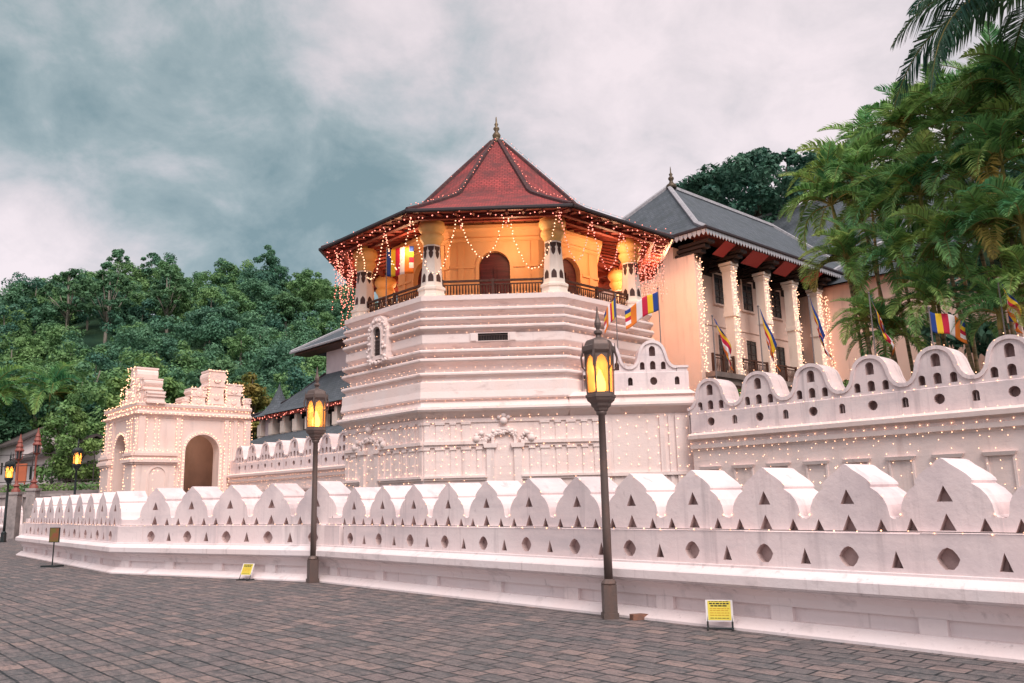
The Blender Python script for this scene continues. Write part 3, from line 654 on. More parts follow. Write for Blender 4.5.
mb.holed([(0, 0), (GWX, 0), (GWX, GZT), (0, GZT)], [arch(3.05, .01, 2.3, 6.5, 14)], 0, .8, GP, lambda x, y, z: (-x, GWY - y, z), back=False)
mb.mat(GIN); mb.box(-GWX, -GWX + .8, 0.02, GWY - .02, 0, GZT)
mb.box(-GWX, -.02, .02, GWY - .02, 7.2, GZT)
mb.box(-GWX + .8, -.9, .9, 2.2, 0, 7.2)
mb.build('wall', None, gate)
mb = MB(); CP = [(.9, GZT - .1), (-.02, GZT - .1), (-.08, GZT + .0), (-.10, 7.62), (-.28, 7.70), (-.30, 7.82), (-.12, 7.88), (-.05, 7.96), (-.06, 8.12), (-.22, 8.22), (-.25, 8.40), (-.12, 8.45), (.9, 8.47)]
mb.sweep([(-GWX, GWY), (-GWX, 0), (0, 0), (0, GWY)], CP[::-1])
mb.box(-GWX + .5, -.5, .5, GWY - .5, 8.2, 8.44)
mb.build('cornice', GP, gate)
def pil(mb, fr, c, w_, z0, z1, d): mb.prism([(c - w_ / 2, z0), (c + w_ / 2, z0), (c + w_ / 2, z1), (c - w_ / 2, z1)], -d, .02, fr=fr)
mb = MB()
for c, w_, d in ((.22, .40, .12), (1.15, .22, .05), (2.6, .30, .10), (5.95, .28, .10), (6.6, .26, .08), (7.45, .5, .14)): pil(mb, frS, c, w_, 0, GZT, d)
for c, w_, d in ((-.25, .44, .13), (-1.2, .36, .10), (-4.95, .36, .10), (-6.15, .5, .13)): pil(mb, frF, c, w_, 0, GZT, d)
for fr, a_, b_ in ((frS, -.2, 2.5), (frF, -1.45, .2), (frF, -6.6, -4.7)):
    mb.prism([(a_ + .12, 0), (b_ - .05, 0), (b_ - .05, 4.45), (a_ + .12, 4.45)], -.26, .02, fr=fr)
    for z0, z1, d, e in ((4.40, 4.52, .36, .02), (4.52, 4.72, .48, .10), (4.72, 4.82, .40, .04), (4.82, 4.95, .30, 0), (4.95, 5.12, .42, .05), (5.12, 5.30, .30, 0)):
        mb.prism([(a_ - e, z0), (b_ + e, z0), (b_ + e, z1), (a_ - e, z1)], -d, .02, fr=fr)
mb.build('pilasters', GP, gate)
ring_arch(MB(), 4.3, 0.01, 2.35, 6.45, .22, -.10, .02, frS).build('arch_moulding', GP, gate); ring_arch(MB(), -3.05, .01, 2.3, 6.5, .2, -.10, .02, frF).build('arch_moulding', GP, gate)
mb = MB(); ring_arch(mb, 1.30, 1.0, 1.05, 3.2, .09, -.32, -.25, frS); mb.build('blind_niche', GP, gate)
for k, (x, z) in enumerate(((7.55, 4.0), (7.5, 3.5), (7.6, 4.4))): pass
# crests: stepped scrolled blocks above each face
def crest(fr, c, label):
    mb = MB()
    def block(x, w_, z1, d0, d1):
        h = w_ / 2; z0 = 8.4; H = z1 - z0; R_ = [(1.22, 0), (1.22, .05), (1.02, .10), (.90, .24), (.84, .40), (.90, .50), (1.10, .54), (1.12, .60), (.92, .64), (.90, .68), (1.06, .74), (1.14, .81), (1.10, .89), (.92, .94), (.98, .955), (.98, 1.0)]
        mb.prism([(x + h * q, z0 + H * t_) for q, t_ in R_] + [(x - h * q, z0 + H * t_) for q, t_ in R_[::-1]], d0, d1, fr=fr)
        for t_, q, rr in ((.80, .0, .46), (.30, 0, .34)):      # rosette scrolls on the face
            mb.prism([(x + h * rr * cos(2 * pi * i / 12), z0 + H * t_ * .97 + h * rr * 1.1 * sin(2 * pi * i / 12)) for i in range(12)], d0 - .07, d0 + .02, fr=fr)
        for t_ in (.57, .10): mb.prism([(x - h * 1.16, z0 + H * t_ - .03), (x + h * 1.16, z0 + H * t_ - .03), (x + h * 1.16, z0 + H * t_ + .04), (x - h * 1.16, z0 + H * t_ + .04)], d0 - .05, d1 + .05, fr=fr)
        mb.prism([(x - h, z1 - .09), (x + h, z1 - .09), (x + h, z1 + .01), (x - h, z1 + .01)], d0 - .05, d1 + .05, fr=fr)
    block(c, 1.2, 11.05, .25, 1.65); block(c - 1.22, 1.05, 9.7, .32, 1.55); block(c + 1.28, 1.2, 10.15, .32, 1.55); block(c + 2.3, .6, 9.2, .35, 1.5); block(c - 2.1, .5, 9.0, .35, 1.5)
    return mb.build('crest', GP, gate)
crest(frS, 5.25, ''); crest(frF, -2.25, '')

# ------------------------------------------------------------------ palace with the colonnade
PT, PN = -22.72, 33.0
pal = thing('palace', 'peach palace with grey hipped roof and lit pillared balcony right of the octagon', 'palace', tn(PT, PN), WA)
mb = MB().mat(PEACH)
mb.box(-10, -1.25, 0, 22, 0, 13.9); mb.box(-1.3, 0, 0, .55, 0, 13.3)
mb.box(-1.3, 0, .5, 12.7, 0, 7.05)
mb.box(-2, 9, 12.9, 30, 0, 13.6); mb.box(-1.3, 0, 12.2, 13, 0, 13.3)
for z in (10.25,): mb.box(-1.28, -1.2, .5, 12.8, z, z + .06)
mb.build('wall', None, pal)
mb = MB(); mb.box(-1.3, .55, .3, 12.8, 7.15, 7.40); mb.box(-1.3, .45, .35, 12.75, 6.85, 7.15); mb.build('balcony_slab', material('balcony_concrete', (.28, .22, .20), .8, [((2, 2, 2), (.16, .13, .12), .4, .7)]), pal)
BRACKW = material('blackened_wood', (.035, .022, .02), .7)
PY = [3.05, 6.2, 9.15, 11.95]
def pillar():
    mb = MB(); mb.box(-.32, .32, -.32, .32, 0, .35); mb.box(-.25, .25, -.25, .25, .35, 3.1)
    mb.box(-.31, .31, -.31, .31, 3.1, 3.3); mb.box(-.28, .28, -.28, .28, 3.3, 3.65); mb.box(-.25, .25, -.25, .25, 3.65, 5.5)
    for z, d in ((5.5, .29), (5.62, .32), (5.78, .36)): mb.box(-d, d, -d, d, z, z + (.12 if z < 5.7 else .14))
    return mb.build('pillar', COLWHITE, pal)
for i, y in enumerate(PY):
    o = pillar() if i == 0 else copy_tree(o, pal); o.location = (-.05, y, 7.38)
mb = MB()
TIMB = material('pale_timber', (.42, .26, .16), .7)
for y in PY + [.3]: MB().box(-.12, .0, y - .07, y + .07, 12.9, 14.0).build('bracket_post', TIMB, pal)
mb = MB()
for y in [0.2] + PY:
    for k in range(4): mb.box(-1.3 + k * .15, ( .2 + k * .24), y - .16 - .04 * k, y + .16 + .04 * k, 13.05 + k * .21, 13.2 + k * .21)
mb.box(-1.32, -1.2, .5, 12.7, 12.9, 13.9)
mb.build('bracket', BRACKW, pal)
def wall_window(y, z0, h, w_=.95):
    mb = MB(); x = -1.25
    mb.box(x - .02, x + .08, y - w_ / 2 - .1, y - w_ / 2, z0 - .1, z0 + h + .1); mb.box(x - .02, x + .08, y + w_ / 2, y + w_ / 2 + .1, z0 - .1, z0 + h + .1)
    mb.box(x - .02, x + .10, y - w_ / 2 - .15, y + w_ / 2 + .15, z0 - .2, z0 - .1); mb.box(x - .02, x + .08, y - w_ / 2, y + w_ / 2, z0 + h, z0 + h + .1)
    f_ = mb.build('window', PEACH, pal)
    mb = MB().mat(GLASSDARK); mb.box(x, x + .03, y - w_ / 2, y + w_ / 2, z0 - .1, z0 + h)
    mb.mat(SHUTTER)
    for q_ in (-.5, -.01, .49): mb.box(x + .03, x + .06, y + q_ * w_ - .02, y + q_ * w_ + .035, z0 - .1, z0 + h)
    for j in range(5): mb.box(x + .03, x + .055, y - w_ / 2, y + w_ / 2, z0 - .1 + j * h / 4.2, z0 - .05 + j * h / 4.2)
    mb.build('window_pane', None, f_)
for y in (3.87, 6.54, 9.52, 12.0): wall_window(y, 11.6, 1.5, 1.0); wall_window(y, 7.5, 2.3, .95)
ys = [.45] + PY
for i in range(4):
    a_, b_ = ys[i] + .38, ys[i + 1] - .38
    rail_mb(a_, b_, 7.42, 8.36, lambda x, y, z: (.10 - y, x, z), .13).build('railing', DARKWOOD, pal)
EX, EY0, EY1, EZ = 1.1, -.5, 23.5, 14.2; EXL = -11.5
DARKBRASS = material('tarnished_brass', (.10, .075, .05), .5, metal=.4)
def hip_roof(parent, x0, x1, y0, y1, ze, kink, zk, ridge_y0, ridge_y1, zr, m=SLATE, ridge_x=None):
    xm = ridge_x if ridge_x is not None else (x0 + x1) / 2; k = kink
    E_ = [(x0, y0, ze), (x1, y0, ze), (x1, y1, ze), (x0, y1, ze)]; K_ = [(x0 + k, y0 + k, zk), (x1 - k, y0 + k, zk), (x1 - k, y1 - k, zk), (x0 + k, y1 - k, zk)]
    r0, r1 = (xm, ridge_y0, zr), (xm, ridge_y1, zr); mb = MB()
    mb.add(E_ + K_ + [r0, r1], [(0, 1, 5, 4), (1, 2, 6, 5), (2, 3, 7, 6), (3, 0, 4, 7), (4, 5, 8), (5, 6, 9, 8), (6, 7, 9), (7, 4, 8, 9)])
    o = mb.build('roof', m, parent, uv=True)
    mb = MB(); up = Vector((0, 0, .05))
    for a_, b_, c_ in ((E_[0], K_[0], r0), (E_[1], K_[1], r0), (E_[2], K_[2], r1), (E_[3], K_[3], r1)): mb.tube([Vector(a_) + up, Vector(b_) + up, Vector(c_) + up], .14, 5)
    mb.tube([Vector(r0) + up, Vector(r1) + up], .17, 6); mb.build('ridge', RIDGE, o)
    mb = MB(); mb.add([(x, y, z - .12) for x, y, z in E_] + [(x0 + 1.7, y0 + 1.0, ze + .1), (x1 - 1.7, y0 + 1.0, ze + .1), (x1 - 1.7, y1 - 1, ze + .1), (x0 + 1.7, y1 - 1, ze + .1)], [(0, 1, 5, 4), (1, 2, 6, 5), (2, 3, 7, 6), (3, 0, 4, 7)]); mb.build('soffit', REDWOOD, o)
    return o
pr_ = hip_roof(pal, EXL, EX, EY0, EY1, EZ, 1.55, 15.15, 5.43, 17.0, 19.65)
mb = MB()
def valance(mb, p, q, z, st=.26, h=.34):
    p, q = Vector(p), Vector(q); n = int((q - p).length / st); d = (q - p) / n; nn_ = Vector((d.y, -d.x)).normalized() * .02
    mb.add([(p.x, p.y, z), (q.x, q.y, z), (q.x, q.y, z + .1), (p.x, p.y, z + .1)], [(0, 1, 2, 3)])
    for i in range(n):
        a_ = p + d * i; b_ = p + d * (i + 1); c_ = (a_ + b_) / 2; a_ = a_ + d * .06; b_ = b_ - d * .06
        vs_ = [(a_.x, a_.y, z), (a_.x, a_.y, z - h * .55), (c_.x, c_.y, z - h), (b_.x, b_.y, z - h * .55), (b_.x, b_.y, z)]
        mb.add(vs_ + [(x + nn_.x, y + nn_.y, z_) for x, y, z_ in vs_], [(0, 1, 2, 3, 4), (9, 8, 7, 6, 5), (0, 5, 6, 1), (1, 6, 7, 2), (2, 7, 8, 3), (3, 8, 9, 4)])
valance(mb, (EXL, EY0 - .03), (EX + .03, EY0 - .03), EZ + .0); valance(mb, (EX + .03, EY0 - .03), (EX + .03, EY1), EZ + .0); mb.build('valance', FRINGE, pr_)
mb = MB(); mb.tube([(EXL, EY0 - .06, EZ + .05), (EX + .06, EY0 - .06, EZ + .05), (EX + .06, EY1, EZ + .05)], .09, 6); mb.build('gutter', GUTTER, pr_)
mb = MB(); mb.smooth = True; mb.lathe([(.30, 19.5), (.30, 19.72), (.14, 19.85), (.10, 19.98), (.17, 20.1), (.17, 20.18), (.07, 20.28), (.12, 20.4), (.04, 20.5), (.03, 20.75), (.01, 20.9)], 10, c=(-5, 5.43)); mb.build('finial', DARKBRASS, pr_)
REDPANEL = material('bright_red_panel', (.46, .055, .055), .6)
YS_ = [.5] + PY + [13, 15]
for i in range(6):
    a_, b_ = YS_[i] + .85, YS_[i + 1] - .75
    if b_ - a_ < .3: continue
    MB().add([(.15, a_, 13.45), (.95, a_, 13.95), (.95, b_, 13.95), (.15, b_, 13.45)], [(0, 1, 2, 3)]).build('eave_panel', REDPANEL, pr_)
# taller roof behind, running across
hall = thing('rear_hall', 'taller grey slate roofed hall showing just behind the palace roof and palms', 'hall', tn(PT - 13, PN + 34), WA + pi / 2)
MB().box(-8, 8, -22, 3, 0, 18.9).build('wall', PEACH, hall)
hip_roof(hall, -9.5, 9.5, -25, 6.5, 18.9, 1.4, 19.8, -16, 3.5, 26.9)
o2 = thing('side_wing', 'peach wing of the palace hidden mostly by palms at its right end', 'building', tn(PT + 4, PN + 12.9), WA)
MB().box(-3.9, 6, .4, 17, 0, 13.4).build('wall', PEACH, o2)
hip_roof(o2, -5.2, 7, -.6, 18, 13.5, 1.0, 14.2, 5.5, 12, 18.2)

# ------------------------------------------------------------------ hall with two tiers of roof between gate and octagon
LT, LN = -58.0, 29.0
lh = thing('temple_hall', 'low hall with two tiered sweeping grey roofs left of the octagon', 'hall', tn(LT, LN), WA)
WHITEWALL = material('lilac_wall', (.70, .60, .62), .8, [((.6, .6, .4), (.60, .50, .52), .45, .7)])
mb = MB(); mb.box(1.1, 22, 3.2, 12, 0, 14); mb.build('wall', WHITEWALL, lh)
mb = MB()      # lower roof: concave sweep
E_ = [(-5.3, 0, 8.55), (22, 0, 8.55), (22, 1.0, 8.95), (-3.9, 1.0, 9.0), (22, 3.2, 11.5), (1.0, 3.2, 11.55), (-5.3, 10, 8.55), (-3.9, 9, 9.0), (1.0, 8, 11.55)]
mb.add(E_, [(0, 1, 2, 3), (3, 2, 4, 5), (6, 0, 3, 7), (7, 3, 5, 8)]); r1_ = mb.build('roof', SLATE, lh, uv=True)
mb = MB(); mb.tube([(-5.3, 0, 8.62), (-3.9, 1, 9.07), (-1.5, 2.1, 10.1), (1.0, 3.2, 11.6)], .12, 5); mb.build('ridge', GUTTER, r1_)
mb = MB(); E_ = [(-1.9, 1.7, 13.55), (22, 1.7, 13.55), (22, 7.5, 17), (3.5, 7.5, 17), (-1.9, 13, 13.55)]
mb.add(E_, [(0, 1, 2, 3), (4, 0, 3)]); r2_ = mb.build('roof', SLATE, lh, uv=True)
mb = MB(); mb.tube([(-1.9, 1.7, 13.6), (3.5, 7.5, 17.05)], .13, 5); mb.tube([(-1.95, 1.65, 13.5), (22, 1.65, 13.5)], .10, 5); mb.build('ridge', RIDGE, r2_)
mb = MB(); mb.box(-1.7, 22, 1.9, 3.2, 13.28, 13.45); mb.build('soffit', DARKWOOD, r2_)
mb = MB(); mb.box(-5, 22, .1, .25, 8.25, 8.5); mb.box(-5.1, -4.9, .1, 9, 8.25, 8.5)
for i in range(44): mb.box(-5 + i * .6, -4.9 + i * .6, -.05, 1.2, 8.36, 8.48)
mb.build('eave_beam', REDWOOD, r1_)
for i in range(9):
    if i == 0:
        mb = MB(); mb.box(-.2, .2, -.2, .2, 4.5, 8.3); mb.box(-.34, .34, -.3, .3, 7.0, 7.9); mb.box(-.28, .28, -.26, .26, 6.8, 7.0); o = mb.build('hall_column', COLWHITE, lh)
    else: o = copy_tree(o, lh)
    o.location = (-4.4 + 1.95 * i, .7, 0)
mb = MB(); mb.box(-4.6, 22, 2.8, 3.1, 4, 8.6); mb.build('inner_screen', material('screen_timber', (.05, .05, .045), .8), lh)
mb = MB(); mb.add([(-5.6, -2.6, 5.7), (22, -2.6, 5.7), (22, .5, 6.95), (-3.5, .5, 6.95)], [(0, 1, 2, 3)]); mb.build('porch_roof', SLATE, lh, uv=True)
sp = thing('turret_roof', 'small pointed grey turret roof at the left end of the two tiered hall', 'turret', tn(-61.5, 30.6), WA)
MB().lathe([(1.9, 8.45), (1.25, 8.9), (.75, 9.5), (.4, 10.2), (.12, 10.85), (.02, 11.2)], 8, a0=A8).build('roof', SLATE, sp, uv=True)
MB().lathe([(1.0, 0), (1.0, 8.5)], 8, a0=A8).build('wall', WHITEWALL, sp)

# ------------------------------------------------------------------ street lamps, signs and small things
def glassmat(name, col, tr):
    m = bpy.data.materials.new(name); m.use_nodes = True; t = m.node_tree; t.nodes.clear()
    a = N(t, 'ShaderNodeBsdfTransparent'); a.inputs[0].default_value = (*col, 1); b_ = N(t, 'ShaderNodeBsdfTranslucent'); b_.inputs[0].default_value = (*col, 1)
    g = N(t, 'ShaderNodeBsdfGlossy'); g.inputs['Roughness'].default_value = .15
    mx = N(t, 'ShaderNodeMixShader'); mx.inputs[0].default_value = tr; t.links.new(a.outputs[0], mx.inputs[1]); t.links.new(b_.outputs[0], mx.inputs[2])
    m2 = N(t, 'ShaderNodeMixShader'); m2.inputs[0].default_value = .06; t.links.new(mx.outputs[0], m2.inputs[1]); t.links.new(g.outputs[0], m2.inputs[2])
    o = N(t, 'ShaderNodeOutputMaterial'); t.links.new(m2.outputs[0], o.inputs[0]); return m
AMBER = glassmat('amber_glass', (1, .56, .22), .40)
def street_lamp(label, loc, iron, power, k=1.0, rz=.2):
    o = thing('street_lamp', label, 'lamp', loc, rz, 'street lamps')
    o.scale = (k, k, k)
    MB().box(-.095, .095, -.095, .095, 0, .47).box(-.11, .11, -.11, .11, 0, .08).lathe([(.105, .47), (.115, .49), (.10, .52), (.07, .55)], 8).build('base', iron, o)
    mb = MB(); mb.smooth = True; mb.lathe([(.064, .5), (.062, 1.3), (.056, 2.2), (.052, 2.92), (.08, 2.94), (.08, 2.98), (.06, 3.0)], 12); mb.build('pole', iron, o)
    ln = MB(); ln.lathe([(.07, 2.96), (.12, 3.0), (.125, 3.03), (.17, 3.06), (.18, 3.10), (.235, 3.14), (.25, 3.18), (.265, 3.19), (.265, 3.225), (.23, 3.24)], 6)
    ln.lathe([(.255, 3.86), (.285, 3.90), (.285, 3.97), (.25, 3.99), (.225, 4.05), (.20, 4.07), (.09, 4.10), (.045, 4.12), (.04, 4.15), (.075, 4.18), (.075, 4.21), (.03, 4.24), (.055, 4.30), (.06, 4.34), (.032, 4.42), (.008, 4.60)], 6)
    for i in range(6):
        a = pi / 3 * i; ca, sa = cos(a), sin(a)
        ln.tube([(.225 * ca, .225 * sa, 3.22), (.245 * ca, .245 * sa, 3.88)], .017, 4)
        ln.tube([(.27 * ca, .27 * sa, 3.92), (.315 * ca, .315 * sa, 3.80), (.30 * ca, .30 * sa, 3.66), (.25 * ca, .25 * sa, 3.60)], [.02, .017, .014, .010], 4)
        ln.tube([(.285 * ca, .285 * sa, 3.9), (.285 * ca, .285 * sa, 4.03)], [.018, .004], 4)
        b_ = a + pi / 3; p, q = Vector((.245 * ca, .245 * sa)), Vector((.245 * cos(b_), .245 * sin(b_)))
        def fr(x, y, z, p=p, q=q): v = p + (q - p) * (x + .5); n = (p + q).normalized(); v = v - n * (y + .004); return (v.x, v.y, z)
        ar = arch(0, 3.235, .78, .60, 10); ar = ar[1:] + ar[:1]
        # pointed arch head of each pane
        pts = [(.5, 3.88), (-.5, 3.88), (-.5, 3.60), (-.43, 3.60), (-.40, 3.69), (-.28, 3.78), (0, 3.835), (.28, 3.78), (.40, 3.69), (.43, 3.60), (.5, 3.60)]
        ln.prism(pts[::-1] if False else pts, 0, .02, fr=fr)
        ln.prism([(-.5, 3.22), (.5, 3.22), (.5, 3.265), (-.5, 3.265)], 0, .02, fr=fr)
    lo_ = ln.build('lantern', iron, o); lo_.scale = (.88, .88, 1)
    g = MB(); g.lathe([(.205, 3.235), (.226, 3.87)], 6, cap=False); lo_ = g.build('lantern_glass', AMBER, o); lo_.scale = (.88, .88, 1)
    b_ = MB(); b_.smooth = True; b_.lathe([(.03, 3.24), (.05, 3.27), (.085, 3.32), (.085, 3.42), (.05, 3.52), (.012, 3.62)], 12); b_.build('bulb', FLAME, o)
    l = bpy.data.lights.new('lantern_light', 'POINT'); l.energy = power; l.color = (1, .58, .22); l.shadow_soft_size = .07
    lo = bpy.data.objects.new('lantern_light', l); COL.objects.link(lo); lo.parent = o; lo.location = (0, 0, 3.68)
    return o
street_lamp('tall iron street lamp with glowing amber lantern, nearest one, a brick at its foot', (1.235, 11.58, 0), IRON, 2.2, .935, .1)
street_lamp('iron street lamp with pointed finial standing at the bend of the low white wall', (-4.25, 17.70, 0), IRON, 2.4, .985, .55)
street_lamp('dark street lamp rising behind the left part of the long white moat wall', (-23.2, 44, .6), IRONDARK, 3, 1.03, .3)
street_lamp('dark street lamp at the far left edge of the forecourt', (-26.75, 44, 0), IRONDARK, 3, 1.02, .0)
BRICK = material('broken_brick', (.32, .15, .10), .9, [((9, 9, 9), (.18, .11, .09), .4, .7)], (30, .5))
o = MB().box(-.11, .11, -.06, .06, 0, .07).build('brick', BRICK, None, (1.60, 11.42, 0), rz=.3); tag(o, 'reddish brick lying beside the foot of the right street lamp', 'brick')
BOARDY = material('yellow_board', (.80, .66, .10), .5); BOARDW = material('white_board', (.80, .76, .76), .5); INK = material('dark_print', (.03, .03, .03), .6); INKO = material('orange_print', (.55, .25, .02), .6)
def notice(label, loc, rz, tilt, rng_seed):
    o = thing('notice_board', label, 'sign', loc, rz); rg = np.random.default_rng(rng_seed)
    tl = lambda x, y, z: (x, y + (z) * tilt, z)
    mb = MB()
    for sx in (-1, 1): mb.tube([(sx * .145, -.10, .012), (sx * .145, .14, .012)], .012, 4); mb.tube([tl(sx * .145, -.02, .01), tl(sx * .145, -.0, .30)], .011, 4)
    mb.tube([(-.16, -.02, .02), (.16, -.02, .02)], .012, 4); mb.build('stand', IRONDARK, o)
    bd = MB().mat(BOARDW).prism([(-.16, .10), (.16, .10), (.16, .345), (-.16, .345)], -.02, -.005, fr=tl).mat(BOARDY).prism([(-.135, .115), (.135, .115), (.135, .335), (-.135, .335)], -.0235, -.019, fr=tl).build('board', None, o)
    tx = MB().mat(INK)
    def line(z, h, x0, x1, m):
        tx.mat(m); x = x0
        while x < x1 - .012:
            w_ = min(x1 - x, rg.uniform(.02, .05)); tx.prism([(x, z), (x + w_, z), (x + w_, z + h), (x, z + h)], -.0265, -.0225, fr=tl); x += w_ + .009
    line(.327, .006, -.12, .12, INK); line(.298, .014, -.115, .115, INK); line(.272, .014, -.10, .10, INK)
    for z in (.245, .222, .195, .168): line(z, .006, -.11, .115, INKO)
    line(.135, .006, -.11, .11, INK); tx.build('lettering', None, bd); return o
notice('small upright yellow notice board with dark print, right of the nearest lamp', (2.43, 10.40, 0), -.25, .12, 3)
notice('small tilted yellow notice board left of the lamp at the wall bend', (-5.95, 18.60, 0), -.45, .38, 5)
o = thing('standing_sign', 'small square sign on a thin post before the left wall corner', 'sign', (-13.3, 24.3, 0), -.3)
MB().box(-.26, .26, -.16, .16, 0, .05).build('base', IRONDARK, o)
MB().tube([(0, 0, .04), (0, 0, .72)], .018, 6).build('post', IRONDARK, o)
MB().mat(IRONDARK).box(-.18, .18, -.012, .015, .68, 1.10).mat(material('sign_face', (.17, .15, .04), .5, [((4, 4, 4), (.28, .09, .05), .45, .6)])).box(-.16, .16, -.016, -.011, .70, 1.08).build('sign_panel', None, o)

# red lantern posts on pillars, far left
REDP = material('red_painted_iron', (.27, .085, .065), .5, [((5, 5, 3), (.22, .05, .04), .45, .7)]); PILLAR = material('grey_stone', (.38, .33, .32), .9, [((2, 2, 2), (.20, .18, .18), .4, .7)], (8, .4))
for i, (px, py, zt, lab) in enumerate(((-29.9, 50.0, 2.8, 'shorter red lantern post, farther left of the two beyond the moat wall'), (-28.85, 50.0, 3.0, 'taller red lantern post with tiered cap just left of the moat wall end'))):
    o = thing('lantern_post', lab, 'lantern post', (px, py, 0)); k = 1 if i else .93
    MB().box(-.26, .26, -.26, .26, 0, zt - .25).box(-.32, .32, -.32, .32, zt - .25, zt - .1).build('stone_pier', PILLAR, o)
    MB().lathe([(.26, zt - .1), (.24, zt), (.12, zt + .18), (.2, zt + .26), (.1, zt + .4), (.05, zt + .6), (.05, zt + 1.85 * k), (.1, zt + 1.9 * k), (.22, zt + 2.0 * k)], 8).build('post', REDP, o)
    z0 = zt + 2.0 * k; MB().lathe([(.14, z0), (.17, z0 + .45)], 6).build('lantern_glass', GLASSDARK, o)
    mb = MB(); mb.lathe([(.24, z0 + .45), (.27, z0 + .5), (.16, z0 + .68), (.21, z0 + .74), (.12, z0 + .95), (.15, z0 + 1.0), (.08, z0 + 1.2), (.02, z0 + 1.5)], 8)
    for q_ in range(6): mb.tube([(.2 * cos(q_ * pi / 3), .2 * sin(q_ * pi / 3), z0), (.22 * cos(q_ * pi / 3), .22 * sin(q_ * pi / 3), z0 + .47)], .02, 4)
    mb.build('lantern_cap', REDP, o)

# white buildings, fence and terrace on the far left
FARW = material('far_white_wall', (.80, .72, .71), .85, [((.3, .3, .2), (.64, .57, .57), .45, .7)]); FARROOF = material('far_dark_roof', (.075, .06, .06), .8, [((.5, .5, .5), (.11, .09, .085), .4, .7)])
def gabled(name, label, loc, L, W_, he, hp, nwin, zw):
    o = thing(name, label, 'building', loc, WA)
    mb = MB(); mb.add([(x, y, z) for x in (-L, 0) for y, z in ((0, 0), (W_, 0), (W_, he), (W_ / 2, hp), (0, he))], [(0, 1, 2, 3, 4), (9, 8, 7, 6, 5), (0, 4, 9, 5), (2, 1, 6, 7)]); mb.build('wall', FARW, o)
    s_ = (hp - he) / (W_ / 2); e = .7; ov = .8; mb = MB()
    for sg in (0, 1):
        ys_ = [-e, W_ / 2] if sg == 0 else [W_ + e, W_ / 2]; zs_ = [he - e * s_ + .08, hp + .08]
        V = [(x, y, z + d) for d in (0, .22) for x in (-L - ov, ov) for y, z in zip(ys_, zs_)]; mb.add(V, [(0, 1, 3, 2), (4, 6, 7, 5), (0, 2, 6, 4), (1, 5, 7, 3), (0, 4, 5, 1), (2, 3, 7, 6)])
    mb.build('roof', FARROOF, o)
    for i in range(nwin):
        if i == 0: w0 = MB().box(-.38, .38, -.04, .05, 0, 1.2).build('window', GLASSDARK, o, (-1.6, 0, zw))
        else: w1 = w0.copy(); COL.objects.link(w1); w1.location = (-1.6 - 2.2 * i, 0, zw)
    MB().box(-.05, .04, W_ / 2 - .4, W_ / 2 + .4, zw, zw + 1.2).build('window', GLASSDARK, o)
gabled('white_building', 'white gabled building with dark roof at the foot of the hill, far left', (-47.6, 80, 0), 24, 6.0, 8.2, 9.9, 8, 5.3)
gabled('white_annex', 'lower long white building with dark roof behind the far left lamps', (-37.6, 69, 0), 17, 4.6, 6.4, 7.6, 6, 4.4)
TERRW = material('terrace_stone', (.30, .25, .24), .9, [((.6, .6, 1.5), (.16, .15, .15), .4, .7)], (4, .3))
o = thing('terrace_bank', 'stone terrace with planted edge in front of the far white buildings', 'terrace', (-50, 66, 0), -.2)
MB().box(-6, 22, 0, 10, 0, 3.0).box(-6, 22, 4, 10, 3, 3.7).build('wall', TERRW, o)
mb = MB().mat(WIRE)
for i in range(15): mb.tube([(-5 + 1.9 * i, 3.7, 3), (-5 + 1.9 * i, 3.7, 6.2)], .05, 4)
for z in (3.9, 5.2, 6.1): mb.tube([(-5, 3.7, z), (21.6, 3.7, z)], .03, 4)
f_ = mb.build('fence', None, None, (-50, 66, 0), rz=-.2); tag(f_, 'thin dark post and wire fence along the far left terrace', 'fence')
o = thing('low_stone_wall', 'grey stone retaining wall behind the far left lamp', 'wall', (-44, 58, 0), -.1)
MB().box(-12, 14.8, 0, .8, 0, 2.5).build('wall', PILLAR, o)
mb = MB(); 
for i in range(9): mb.box(-11 + 3 * i, -10.4 + 3 * i, -.12, .0, 0, 2.6)
mb.box(-12.1, 14.9, -.15, .95, 2.5, 2.68); mb.build('coping', PILLAR, o)
o = MB().box(-.5, .5, -.05, .05, .15, 1.7).box(-.42, -.36, -.05, .05, 0, .15).box(.36, .42, -.05, .05, 0, .15).build('orange_board', material('orange_panel', (.55, .16, .08), .6), None, (-40.6, 68.4, 3.7), rz=-.2); tag(o, 'orange board standing on the far left terrace', 'board')

